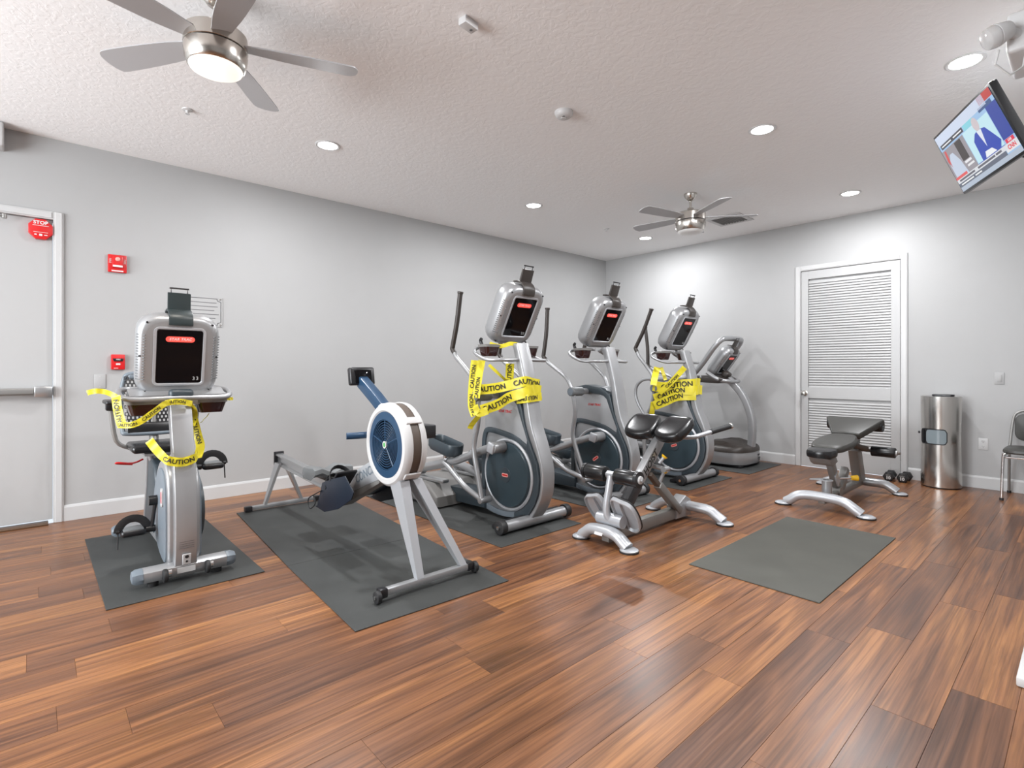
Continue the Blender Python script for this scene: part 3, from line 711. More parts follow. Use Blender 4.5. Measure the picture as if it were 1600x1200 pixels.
# ------------------------------------------------------------------ recumbent bike
def bike():
    t = thing('recumbent_bike', 'silver recumbent exercise bike with black screen panel, hung with caution tape', 'exercise bike', (-3.55, .65, MZ + .001))
    oct_ = [(.0, .035), (.03, .028), (.045, .055), (.04, .085), (.01, .105), (-.03, .10), (-.045, .07), (-.035, .035)]
    st = MB().prism(oct_, -.205, .215, 'y', .004).obj('front_stabilizer', 'silver', t)
    for s, y0 in ((-1, -.205), (1, .215)):
        MB().loft([[(x * f, y0 + s * dy, .066 + (z - .066) * f) for x, z in oct_] for dy, f in ((-.002, 1.02), (.03, .98), (.048, .75), (.052, .4))]).obj('end_cap', 'slate_light', st)
        wl = MB().cyl((.062, s * .105 - .012, .058), (.062, s * .105 + .012, .058), .037, 22, bev=.008).obj('transport_wheel', 'rubber', t)
        MB().cyl((.03, s * .105 + .018, .06), (.03, s * .105 + .034, .06), .022, 14).obj('wheel_bracket', 'chrome', t)
        MB().cyl((0, y0 - s * .05, 0), (0, y0 - s * .05, .04), .028, 16).obj('rubber_foot', 'rubber', t)
    MB().box((.047, -.0, .064), (.004, .09, .03)).obj('rating_plate', 'plate', st, smooth=False)
    front = [(.035, .075), (.055, .20), (.058, .33), (.045, .48), (.015, .62), (-.045, .82), (-.095, .98), (-.112, 1.03)]
    back = [(-.21, 1.03), (-.19, .98), (-.12, .82), (-.06, .62), (-.035, .48), (-.03, .33), (-.035, .20), (-.05, .09)]
    sp = MB().prism(smooth2(front, 3) + smooth2(back, 3), -.056, .056, 'y', .012, 3).obj('spine_post', 'silver', t)
    m = MB(); m.box((.055, .0, .125), (.006, .042, .062), .002, 1, rot=(0, R(8), 0)); pl = m.obj('socket_plate', 'plate', sp)
    m = MB(); m.cyl((.056, 0, .14), (.062, 0, .1405), .010, 14); m.cyl((.054, 0, .112), (.060, 0, .1125), .006, 12); m.obj('socket_hole', 'black_plastic', sp)
    for i in range(4): MB().box((.0575, 0, .19 + i * .012), (.001, .075, .002)).obj('printed_line', 'ink_grey', sp, smooth=False)
    for y in (-.03, .03): MB().cyl((.018, y, .66), (.008, y, .664), .006, 10).obj('bolt', 'chrome', sp)
    body = [(-.03, .085), (.0, .25), (-.01, .48), (-.05, .60), (-.14, .665), (-.26, .66), (-.38, .58), (-.46, .45), (-.48, .32), (-.44, .20), (-.33, .11), (-.18, .075)]
    b = MB().prism(smooth2(body, 3, True), -.082, .082, 'y', .016, 3).obj('drive_shroud', 'silver', t)
    ins = [(-.05, .10), (-.03, .25), (-.04, .46), (-.08, .57), (-.16, .62), (-.26, .61), (-.35, .54), (-.42, .43), (-.435, .32), (-.40, .22), (-.31, .145), (-.18, .10)]
    MB().prism(smooth2(ins, 3, True), -.091, .094, 'y', .006).obj('side_panel', 'slate_light', t)
    for s in (-1, 1):
        bd = MB().prism(rrect(-.12, .46, .05, .11, .024), s * .090, s * .098, 'y').obj('badge', 'plate', t, smooth=False)
        MB().prism(rrect(-.12, .46, .02, .07, .01), s * .0975, s * .0990, 'y').obj('badge_logo', 'red', bd, smooth=False)
    MB().lathe([(.001, .094), (.20, .094), (.20, .112), (.18, .118), (.001, .12)], (-.24, 0, .36), 'y', 40).obj('far_disc', 'slate', t)
    # cranks, pedals
    for s, dx, dz in ((-1, .0, -.17), (1, -.02, .17)):
        ax = V((-.30, s * .10, .415)); e = ax + V((dx, s * .02, dz))
        m = MB(); m.tube([ax, e], .016, 10, flat=(1, .7)); m.cyl((ax.x, s * .09, ax.z), (ax.x, s * .135, ax.z), .03, 16); m.cyl((e.x, s * .10, e.z), (e.x, s * .15, e.z), .02, 14)
        m.obj('crank_arm', 'black_plastic', t)
        y0 = s * .155; pc = V((e.x, s * .212, e.z))
        p = MB().box(pc, (.11, .125, .040), .018, 3).obj('pedal', 'black_plastic', t)
        MB().box(pc + V((0, 0, .018)), (.10, .10, .012), .005).obj('tread', 'grey_plastic', p)
        sm_ = []
        for k_ in range(13):
            a = math.pi * k_ / 12; sm_.append((pc.x, pc.y + .072 * math.cos(a), pc.z + .004 + .075 * math.sin(a)))
        m = MB(); m.tube(sm_, .016, 8, flat=(.18, 1.4)); m.tube([(pc.x, pc.y + s * .072, pc.z + .01), (pc.x + .01, pc.y + s * .075, pc.z - .09)], .004, 6); m.cyl((pc.x, pc.y + s * .066, pc.z + .01), (pc.x, pc.y + s * .082, pc.z + .01), .012, 12)
        m.obj('toe_strap', 'rubber', p)
    # lower frame, seat
    MB().prism([(-.05, .06), (-.05, .12), (-.45, .13), (-1.22, .10), (-1.22, .055)], -.045, .045, 'y', .01).obj('base_beam', 'silver', t)
    rs = MB().prism([(x - 1.16, z - .012) for x, z in oct_], -.19, .21, 'y', .004).obj('rear_stabilizer', 'silver', t)
    for s, y0 in ((-1, -.19), (1, .21)):
        MB().loft([[(-1.16 + x * f, y0 + s * dy, .054 + (z - .066) * f) for x, z in oct_] for dy, f in ((-.002, 1.02), (.03, .98), (.05, .6))]).obj('end_cap', 'slate_light', rs)
        MB().cyl((-1.16, y0 - s * .05, 0), (-1.16, y0 - s * .05, .035), .028, 14).obj('rubber_foot', 'rubber', t)
    MB().prism([(-.72, .10), (-.62, .40), (-.70, .57), (-.80, .60), (-.92, .58), (-1.06, .10)], -.055, .055, 'y', .02, 3).obj('seat_column', 'slate', t)
    m = MB(); m.prism(strip([(-1.08, .10), (-.97, .40), (-.95, .60)], .04), -.062, .062, 'y', .008); m.obj('column_trim', 'silver', t)
    m = MB(); m.tube([(-.86, -.03, .55), (-.86, -.06, .64)], .018, 10); m.tube([(-.86, .03, .55), (-.86, .06, .64)], .018, 10); m.box((-.88, 0, .635), (.30, .2, .02), .006); m.obj('seat_bracket', 'silver', t)
    MB().box((-.86, 0, .678), (.34, .345, .055), .026, 4).obj('seat_cushion', 'vinyl', t)
    m = MB(); m.tube([(-.80, -.10, .60), (-.76, -.16, .585), (-.74, -.24, .60), (-.76, -.245, .592), (-.78, -.16, .575)], .006, 8, smooth=3); m.obj('release_lever', 'red', t)
    # perforated backrest
    MBk = Matrix.Translation((-1.03, 0, .735)) @ Matrix.Rotation(R(-12), 4, 'Y')
    m = MB()
    m.tube([(0, -.145, .02), (-.02, -.185, .06), (-.03, -.19, .25), (-.02, -.17, .41), (0, -.12, .455), (0, .12, .455), (-.02, .17, .41), (-.03, .19, .25), (-.02, .185, .06), (0, .145, .02)], .016, 10, smooth=5, closed=True)
    m.bm.transform(MBk); fr_ = m.obj('backrest_frame', 'slate_light', t)
    m = MB(); quads = []
    nx, nz = 14, 13; x0_, z0_, cw, ch = -.175, .095, .025, .026
    for i in range(nx):
        for j in range(nz):
            if j % 2 and i == nx - 1: continue
            a = x0_ + i * cw + (cw / 2 if j % 2 else 0); b = z0_ + j * ch; g, h_ = cw * .26, ch * .18
            O_ = [(a, b), (a + cw, b), (a + cw, b + ch), (a, b + ch)]; I_ = [(a + g, b + h_), (a + cw - g, b + h_), (a + cw - g, b + ch - h_), (a + g, b + ch - h_)]
            for k_ in range(4):
                q = (O_[k_], O_[(k_ + 1) % 4], I_[(k_ + 1) % 4], I_[k_])
                quads.append([(-.01 - .9 * (.0 + 1) * 0 + .9 * (y_ ** 2) * .9, y_, z_) for y_, z_ in q])
    m.sheet(quads); m.bm.transform(MBk); m.obj('mesh_back', 'black_plastic', t, smooth=False)
    m = MB(); m.box((.0, 0, .055), (.03, .33, .085), .014, 3); m.bm.transform(MBk); m.obj('lumbar_bar', 'vinyl', t)
    m = MB(); m.box((-.005, 0, .44), (.035, .30, .05), .015, 3); m.bm.transform(MBk); m.obj('headrest_bar', 'slate_light', t)
    m = MB(); m.tube([(-.95, 0, .60), (-1.05, 0, .68), (-1.10, 0, .90)], .03, 10, smooth=4); m.obj('back_post', 'silver_dark', t)
    for s in (-1, 1):
        m = MB(); m.tube([(-.98, s * .15, .66), (-.97, s * .23, .72), (-.96, s * .26, .93)], .014, 10, smooth=4); a_ = m.obj('armrest', 'silver_dark', t)
        MB().box((-.90, s * .275, .99), (.26, .055, .03), .012, 3).obj('arm_grip', 'black_plastic', a_)
        MB().box((-.96, s * .265, .955), (.05, .05, .05), .01, 2).obj('grip_block', 'black_plastic', a_)
    # handlebar ring and trays
    m = MB(); m.tube([(-.10, -.20, 1.04), (-.08, 0, 1.045), (-.10, .20, 1.04), (-.13, .265, 1.05), (-.22, .28, 1.075), (-.36, .25, 1.09), (-.40, .16, 1.09), (-.40, -.16, 1.09), (-.36, -.26, 1.09), (-.22, -.29, 1.075), (-.13, -.275, 1.05)], .0155, 10, smooth=5, closed=True); m.obj('handlebar', 'silver', t)
    m = MB(); m.prism([(-.235, 1.0), (-.14, 1.0), (-.13, 1.06), (-.24, 1.10)], -.25, .25, 'y', .01); m.obj('tray_deck', 'silver', t)
    for s in (-1, 1): cup_tray(t, (-.20, s * .175, .945), .17, .15, .075)
    MB().box((-.105, 0, 1.064), (.07, .125, .062), .02, 3).obj('clamp_cover', 'slate', t)
    MB().box((-.255, 0, 1.07), (.10, .10, .14), .02).obj('neck_bracket', 'silver', t)
    console(t, (-.142, 0, 1.288), 13, 1.0, band='slate_black')
bike()

# ------------------------------------------------------------------ rowing machine
def rower():
    t = thing('rowing_machine', 'rowing machine with white and blue flywheel cage and grey rail', 'rowing machine', (-2.5, 1.635, MZ + .001))
    Z = MZ
    bar = MB().box((0, 0, .045), (.042, .56, .036), .006).obj('front_foot', 'silver', t)
    for s in (-1, 1):
        c = MB().box((0, s * .285, .045), (.052, .045, .05), .008).obj('end_cap', 'black_plastic', bar)
        w_ = MB().cyl((.012, s * .305, .033), (.012, s * .330, .033), .033, 22, bev=.005).obj('caster', 'rubber', t)
        MB().cyl((.012, s * .328, .033), (.012, s * .336, .033), .010, 12).obj('caster_bolt', 'chrome', w_)
    fc = V((-.325, -.02, .765))
    # two tapering legs
    for (yb, yt, s) in ((-.060, -.055, -1), (.235, .050, 1)):
        m = MB()
        topz = .57
        m.loft([[(-.235 + dx, yt * .8 - .01 + dy, topz) for dx, dy in ((-.06, -.03), (.075, -.03), (.075, .03), (-.06, .03))],
                [(0 + dx, yb + dy, .063) for dx, dy in ((-.018, -.022), (.018, -.022), (.018, .022), (-.018, .022))]])
        m.obj('front_leg', 'silver_light', t, smooth=False)
    # flywheel cage
    def ring(prof, name, mt, par): return MB().lathe(prof, (fc.x, 0, fc.z), 'y', 56).obj(name, mt, par)
    near = ring([(.190, -.082), (.205, -.096), (.230, -.094), (.246, -.078), (.250, -.052), (.246, -.046), (.236, -.050), (.190, -.06)], 'cage_half', 'white_plastic', t)
    far = ring([(.190, .045), (.205, .058), (.230, .056), (.246, .040), (.250, .014), (.246, .008), (.236, .012), (.190, .025)], 'cage_half', 'white_plastic', t)
    ring([(.236, -.052), (.241, -.052), (.241, .014), (.236, .014)], 'perforated_band', 'brown_mesh', t)
    ring([(.001, -.055), (.225, -.055), (.225, .02), (.001, .02)], 'flywheel', 'navy_dark', t)
    for a in (38, -42, 115, 200, 290):
        ca, sa = math.cos(R(a)), math.sin(R(a)); m = MB()
        M = Matrix.Translation((fc.x, 0, fc.z)) @ Matrix.Rotation(-R(a), 4, 'Y')
        m.box((.249, -.019, 0), (.016, .105, .045), .007, 2, M=M); m.obj('cage_clip', 'white_plastic', t)
    for s, yy in ((-1, -.084), (1, .046)):
        m = MB(); m.lathe([(.150, yy), (.196, yy), (.196, yy + s * .006), (.150, yy + s * .010)], (fc.x, 0, fc.z), 'y', 48); gr = m.obj('grille_rim', 'navy', t)
        m = MB()
        for i in range(9):
            r_ = .030 + i * .0145; m.tube([(fc.x + r_ * math.cos(2 * math.pi * k_ / 36), yy + s * (.004), fc.z + r_ * math.sin(2 * math.pi * k_ / 36)) for k_ in range(36)], .0030, 6, closed=True)
        for a in (20, 92, 164, 236, 308): m.tube([(fc.x, yy + s * .004, fc.z), (fc.x + .155 * math.cos(R(a)), yy + s * .004, fc.z + .155 * math.sin(R(a)))], .0045, 6)
        m.obj('grille_rings', 'navy', gr)
        MB().cyl((fc.x, yy, fc.z), (fc.x, yy + s * .012, fc.z), .022, 20).obj('hub_sticker', 'plate', gr)
        MB().cyl((fc.x, yy + s * .0115, fc.z), (fc.x, yy + s * .0128, fc.z), .014, 16).obj('hub_mark', 'green', gr)
    # monitor arm and monitor
    m = MB(); m.prism(strip([(-.42, .92), (-.61, 1.03), (-.80, 1.13)], .075), -.033, .033, 'y', .008); m.obj('monitor_arm', 'navy', t)
    mo = MB().box((-.815, -.0, 1.165), (.05, .175, .12), .012, 3, rot=(0, R(-10), 0)).obj('monitor', 'black_plastic', t)
    MB().box((-.787, 0, 1.165), (.008, .12, .09), .004, 2, rot=(0, R(-10), 0)).obj('monitor_back', 'black_gloss', mo)
    # main beam towards the foot rests
    bm_ = MB().prism([(-.36, .575), (-.44, .70), (-1.06, .43), (-1.06, .315)], -.040, .040, 'y', .006).obj('main_beam', 'silver_light', t)
    d = V((.70, 0, .31)).normalized()
    text('lettering', 'CONCEPT', .080, 'slate_light', bm_, basis((-.645, -.0412, .548), d, (0, 0, 1)), bold=.001)
    MB().prism([(-.50, .50), (-.50, .555), (-1.02, .31), (-1.02, .26)], -.036, .036, 'y', .004).obj('beam_underside', 'hood_grey', t)
    # foot rests
    for s in (-1, 1):
        M = Matrix.Translation((-.88, s * .13, .43)) @ Matrix.Rotation(R(-42), 4, 'Y')
        m = MB(); m.box((0, 0, 0), (.36, .14, .016), .005, 2); m.box((-.165, 0, .026), (.022, .125, .06), .006, 2); m.box((.02, 0, .014), (.28, .10, .014), .005, 2); m.bm.transform(M); fo = m.obj('foot_rest', 'black_plastic', t)
        g0, g1 = (-.207, -.200) if s < 0 else (.200, .207)
        m = MB(); m.prism([(-1.09, .275), (-1.05, .285), (-.965, .455), (-.80, .505), (-.62, .55), (-.50, .47), (-.53, .42), (-.72, .325), (-.93, .265)], g0, g1, 'y', .002); m.box((-.84, s * .165, .39), (.30, .075, .02), .004, rot=(0, R(-24), 0)); m.obj('foot_guard', 'navy_dark', fo)
        for off in (-.03, .07):
            arcp = [M @ V((off, .076 * math.cos(math.pi * k_ / 10), .012 + .10 * math.sin(math.pi * k_ / 10))) for k_ in range(11)]
            m = MB(); m.tube(arcp, .014, 8, flat=(.2, 1.3)); m.obj('foot_strap', 'rubber', fo)
    # rail, seat
    m = MB(); prof = [(-.030, .045), (.030, .045), (.030, .030), (.012, .018), (.012, -.030), (.030, -.042), (.030, -.05), (-.030, -.05), (-.030, -.042), (-.012, -.030), (-.012, .018), (-.030, .030)]
    m.loft([[(-1.02, a, .345 + b) for a, b in prof], [(-2.42, a, .41 + b) for a, b in prof]]); m.obj('seat_rail', 'aluminium', t, smooth=False)
    m = MB(); m.box((-2.43, 0, .41), (.022, .085, .125), .005); m.obj('rail_end', 'black_plastic', t)
    rings = []
    for yv, dz in ((-.155, -.012), (-.145, .004), (-.09, .010), (-.05, -.002), (0, -.014), (.05, -.002), (.09, .010), (.145, .004), (.155, -.012)):
        e_ = .86 if abs(yv) > .15 else 1
        rings.append([(-1.36 + a * e_, yv, .455 + dz * 1.6 + b * e_) for a, b in ((-.115, 0), (-.10, .018), (-.02, .022), (.08, .032), (.115, .02), (.12, -.01), (.08, -.035), (-.09, -.035))])
    MB().loft(rings).obj('seat', 'grey_plastic', t)
    m = MB(); m.box((-1.36, 0, .408), (.2, .10, .03), .006); m.obj('seat_carriage', 'black_plastic', t)
    # rear legs
    rb = MB().box((-2.31, .0, .03), (.04, .54, .034), .006).obj('rear_foot', 'silver', t)
    for s in (-1, 1):
        MB().box((-2.31, s * .29, .028), (.05, .06, .045), .008).obj('end_cap', 'black_plastic', rb)
        m = MB(); m.loft([[(-2.36 + a, s * .030 + b, .38) for a, b in ((-.05, -.012), (.06, -.012), (.06, .012), (-.05, .012))], [(-2.31 + a, s * .155 + b, .045) for a, b in ((-.018, -.012), (.018, -.012), (.018, .012), (-.018, .012))]]); m.obj('rear_leg', 'silver', t, smooth=False)
    # handle resting in its hook
    h = MB(); h.tube([(-.60, -.205, .80), (-.57, -.10, .80), (-.57, .10, .80), (-.60, .205, .80)], .021, 12, smooth=4); h.obj('pull_handle', 'navy', t)
    MB().box((-.54, 0, .80), (.10, .045, .045), .01).obj('handle_hook', 'black_plastic', t)
    m = MB(); m.box((-.395, .225, .815), (.135, .10, .085), .008, 2); m.box((-.40, .155, .80), (.10, .12, .05), .008, 2); m.obj('damper_box', 'black_plastic', t)
    m = MB(); m.tube([(-.97, -.21, .40), (-1.07, -.215, .36), (-1.17, -.22, .31), (-1.14, -.22, .25), (-1.06, -.215, .30), (-1.1, -.215, .35)], .004, 6, smooth=4); m.obj('strap_tail', 'rubber', t)
rower()

# ------------------------------------------------------------------ treadmill
def treadmill():
    t = thing('treadmill', 'silver treadmill with black motor hood against the back wall', 'treadmill', (-2.84, 6.655, MZ + .001))
    def plan(f=0.0):
        return smooth2([(-.60, -.33 + f), (-.20, -.33 + f), (-.06, -.27 + f), (-.005 - f, -.12), (-.005 - f, .12), (-.06, .27 - f), (-.20, .33 - f), (-.60, .33 - f)], 4)
    m = MB(); m.prism(plan(), .035, .185, 'z', .008); b = m.obj('motor_base', 'silver', t)
    rings = [[(x, y, z) for x, y in plan(f)] for z, f in ((.183, -.004), (.215, .0), (.24, .02), (.255, .06))]
    top = [(min(x, -.02), y * .9, .262 + .05 * math.exp(-((x + .33) / .16) ** 2)) for x, y in plan(.08)]
    MB().loft(rings + [top]).obj('motor_hood', 'brown_black', t)
    m = MB(); m.box((-.0, .13, .135), (.006, .055, .022), .001, 1, rot=(0, 0, R(8))); m.box((-.0, .15, .085), (.006, .05, .04), .001, 1, rot=(0, 0, R(8))); m.obj('warning_label', 'black_plastic', b)
    m = MB(); m.box((.0005, .165, .078), (.007, .018, .012), rot=(0, 0, R(8))); m.obj('label_mark', 'plate', b)
    m = MB(); m.box((-.30, 0, .02), (.5, .56, .04), .01); m.obj('base_pan', 'black_plastic', t)
    for s in (-1, 1):
        MB().box((-1.30, s * .30, .145), (1.45, .09, .06), .02, 3).obj('side_rail', 'silver', t)
        MB().cyl((-1.9, s * .27, 0), (-1.9, s * .27, .12), .03, 14).obj('rear_foot', 'rubber', t)
        MB().cyl((-.12, s * .2, 0), (-.12, s * .2, .04), .03, 14).obj('front_foot', 'rubber', t)
    MB().box((-1.30, 0, .145), (1.42, .50, .035), .008).obj('running_belt', 'rubber', t)
    MB().cyl((-2.01, -.30, .145), (-2.01, .30, .145), .04, 18).obj('rear_roller', 'grey_plastic', t)
    post = [(-.055, .235), (-.04, .40), (-.045, .56), (-.085, .72), (-.15, .86), (-.24, .98), (-.34, 1.075), (-.42, 1.12)]
    MB().prism(strip(smooth2(post, 5), .078), -.010, .078, 'y', .02, 3).obj('curved_post', 'silver', t)
    hoop = [(-1.30, -.30, 1.075), (-.95, -.29, 1.085), (-.72, -.27, 1.12), (-.56, -.28, 1.26), (-.40, -.28, 1.47), (-.31, -.25, 1.575), (-.285, -.15, 1.60), (-.28, .19, 1.60), (-.305, .29, 1.575), (-.38, .32, 1.48), (-.52, .32, 1.30), (-.70, .285, 1.13), (-.95, .29, 1.085), (-1.30, .30, 1.075)]
    m = MB(); m.tube(hoop, .034, 12, smooth=5); m.obj('console_hoop', 'silver', t)
    for s in (-1, 1):
        m = MB(); m.tube([(-1.28, s * .30, 1.075), (-1.42, s * .30, 1.06), (-1.52, s * .30, .98), (-1.545, s * .30, .86), (-1.50, s * .30, .72), (-1.38, s * .30, .55), (-1.18, s * .30, .34), (-1.05, s * .30, .17)], .022, 10, smooth=5); m.obj('handrail', 'silver', t)
        cup_tray(t, (-.72, s * .185, 1.05), .13, .14, .07)
    m = MB(); m.tube([(-.50, -.24, 1.17), (-.36, -.22, 1.08), (-.26, -.12, 1.055), (-.26, .12, 1.055), (-.36, .22, 1.08), (-.50, .24, 1.17)], .026, 12, smooth=5); m.obj('front_bar', 'silver', t)
    MB().prism([(-.80, 1.05), (-.36, 1.03), (-.30, 1.08), (-.40, 1.12), (-.80, 1.085)], -.24, .24, 'y', .012).obj('console_tray', 'brown_black', t)
    console(t, (-.355, .02, 1.275), 37, .86, digits=False)
    MB().box((-.36, 0, 1.14), (.10, .12, .09), .03, 3, rot=(0, R(36), 0)).obj('console_neck', 'brown_black', t)
treadmill()

# ------------------------------------------------------------------ back extension bench
def foot_pad(parent, x, y, r=.062):
    p = MB().lathe([(.001, .026), (r * .8, .024), (r, .016), (r, .010), (.001, .010)], (x, y, 0), 'z', 28).obj('foot_pad', 'silver_light', parent)
    MB().lathe([(.001, .011), (r + .003, .011), (r + .003, .0), (.001, .0)], (x, y, 0), 'z', 28).obj('rubber_base', 'rubber', p)
def extension_bench():
    t = thing('back_extension_bench', 'silver back extension bench with two black thigh pads and ankle rollers', 'exercise bench', (-2.28, 2.94, .001))
    m = MB(); m.tube([(-.205, 0, .024), (-.165, 0, .055), (-.12, 0, .085), (-.04, 0, .095), (.05, 0, .095), (.11, 0, .080), (.15, 0, .052), (.19, 0, .024)], .047, 16, smooth=4, flat=(1, .85)); f = m.obj('front_crossbar', 'silver_light', t)
    foot_pad(t, -.215, 0); foot_pad(t, .20, 0)
    MB().box((-.02, -.046, .088), (.07, .004, .035), .001, 1, rot=(R(-25), 0, 0)).obj('sticker', 'logo_white', f)
    m = MB(); m.tube([(-.29, 1.06, .024), (-.24, 1.06, .06), (-.17, 1.06, .095), (-.05, 1.04, .10), (.10, 1.04, .10), (.21, 1.06, .090), (.28, 1.06, .055), (.335, 1.06, .024)], .046, 16, smooth=4, flat=(1, .85)); m.obj('rear_crossbar', 'silver_light', t)
    foot_pad(t, -.30, 1.06); foot_pad(t, .345, 1.06)
    MB().box((0, .50, .062), (.065, 1.0, .085), .008).obj('main_beam', 'silver_dark', t)
    MB().prism([(.86, .02), (1.08, .02), (1.08, .15), (1.0, .19), (.86, .12)], -.05, .05, 'x', .012).obj('rear_bracket', 'silver', t)
    a, b = V((0, .10, .10)), V((0, .70, .69)); d = (b - a).normalized(); M = basis(a, d, (1, 0, 0)) ; Lp = (b - a).length
    m = MB(); m.box((Lp * .73, 0, 0), (Lp * .54, .058, .088), .006); m.bm.transform(M); po = m.obj('slanted_post', 'silver', t)
    m = MB(); m.box((Lp * .23, 0, 0), (Lp * .46, .064, .094), .006); m.bm.transform(M); m.obj('lower_sleeve', 'black_plastic', t)
    text('lettering', 'HOIST', .078, 'ink', po, basis(a + d * Lp * .70 + V((.0298, 0, 0)), d, V((1, 0, 0)).cross(d)), bold=.0015, shear=.1)
    # telescoping strut with yellow pull pins
    m = MB(); m.box((0, 0, 0), (.045, .16, .035), .004); m.bm.transform(Matrix.Translation((.03, .56, .375)) @ Matrix.Rotation(R(-42), 4, 'X')); m.obj('telescoping_tube', 'brown_mesh', t)
    m = MB(); m.box((0, 0, 0), (.062, .40, .058), .008); m.bm.transform(Matrix.Translation((.03, .765, .205)) @ Matrix.Rotation(R(-40), 4, 'X')); m.obj('strut_sleeve', 'silver_dark', t)
    for (p, q) in (((.03, .62, .33), (.05, .665, .42)), ((.05, .60, .50), (.075, .625, .545))):
        p, q = V(p), V(q); k = MB().cyl(p, q, .013, 14).obj('pull_pin', 'silver_light', t)
        dd = (q - p).normalized(); MB().cyl(q - dd * .004, q + dd * .014, .017, 16, r2=.026).obj('yellow_knob', 'yellow', k)
    m = MB(); m.cyl((-.05, .62, .47), (.09, .63, .455), .016, 14); m.cyl((.085, .60, .455), (.085, .665, .455), .022, 14); m.obj('adjuster', 'silver', t)
    # roller post and ankle rollers
    m = MB(); m.tube([(-.0, .065, .47), (-.005, .045, .36), (-.012, .03, .25), (-.0, .035, .185), (.05, .06, .155)], .026, 14, smooth=5); m.obj('roller_post', 'silver_light', t)
    m = MB(); m.cyl((-.27, .07, .475), (.265, .07, .475), .013, 12); m.cyl((-.03, .07, .475), (.03, .07, .475), .028, 16); m.obj('roller_axle', 'silver', t)
    for s in (-1, 1):
        r_ = MB().cyl((s * .045, .07, .475), (s * .215, .07, .475), .053, 26, bev=.006).obj('ankle_roller', 'vinyl', t)
        MB().cyl((s * .213, .07, .475), (s * .235, .07, .475), .056, 14).obj('roller_cap', 'black_plastic', r_)
        MB().cyl((s * .234, .07, .475), (s * .248, .07, .475), .027, 20, bev=.003).obj('cap_bolt', 'plate', r_)
    m = MB(); m.cyl((-.10, .06, .165), (.11, .06, .165), .045, 18); m.obj('plate_hub', 'silver_light', t)
    for s in (-1, 1):
        # dished plate: top edge towards the ankles, lower edge tucked under the post
        M = basis((0, .075, .215), (1, 0, 0), (0, -.42, .62)); M = M @ Matrix.Rotation(R(-s * 4), 4, 'Z')
        ol = smooth2([(s * .035, .13), (s * .12, .135), (s * .19, .11), (s * .215, .02), (s * .205, -.09), (s * .155, -.145), (s * .09, -.13), (s * .035, -.09)], 4, True)
        cx = s * .125
        m = MB(); m.loft([[M @ V((cx + (x - cx) * f, y * f, z)) for x, y in ol] for z, f in ((-.020, 1.0), (.012, 1.0), (.014, .94), (-.004, .86), (-.010, .3))]); fp = m.obj('foot_plate', 'silver_light', t)
        m = MB(); m.box((cx - s * .02, -.005, .004), (.006, .235, .018)); m.bm.transform(M); m.obj('rib', 'silver_light', fp, smooth=False)
        m = MB(); m.tube([M @ V((x, y, -.022)) for x, y in ol], .006, 6, closed=True); m.obj('edge_trim', 'rubber', fp)
    # thigh pads
    for s in (-1, 1):
        M = Matrix.Translation((s * .138, .665, .765)) @ Matrix.Rotation(R(s * -8), 4, 'Z') @ Matrix.Rotation(R(32), 4, 'X')
        pad = smooth2([(-.125, -.06), (-.10, -.115), (0, -.145), (.10, -.115), (.125, -.06), (.128, .04), (.10, .12), (0, .13), (-.10, .12), (-.128, .04)], 4, True)
        m = MB(); m.loft([[V((x * f, y * f, z)) for x, y in pad] for z, f in ((-.035, .90), (-.022, .985), (.008, 1.0), (.026, .975), (.036, .90), (.040, .70), (.041, .3))]); m.bm.transform(M); p = m.obj('thigh_pad', 'vinyl', t)
        m = MB(); m.prism([(x * .7, y * .7) for x, y in pad], -.048, -.034, 'z'); m.bm.transform(M); m.obj('pad_plate', 'black_plastic', p)
        m = MB(); m.tube([(s * .06, .70, .69), (s * .20, .80, .695), (s * .24, .86, .705)], .017, 12, smooth=4); m.obj('handle_bracket', 'silver', t)
        h0, h1 = V((s * .225, .83, .70)), V((s * .37, 1.12, .775))
        h_ = MB().cyl(h0, h1, .0165, 14).obj('handle', 'silver_light', t)
        MB().cyl(h0.lerp(h1, .42), h0.lerp(h1, .95), .021, 16).obj('grip', 'rubber', h_)
        MB().cyl(h0.lerp(h1, .95), h1, .024, 16, bev=.003).obj('grip_collar', 'chrome', h_)
    m = MB(); m.box((0, .685, .705), (.20, .08, .03), .006, rot=(R(32), 0, 0)); m.obj('pad_carriage', 'silver_dark', t)
extension_bench()

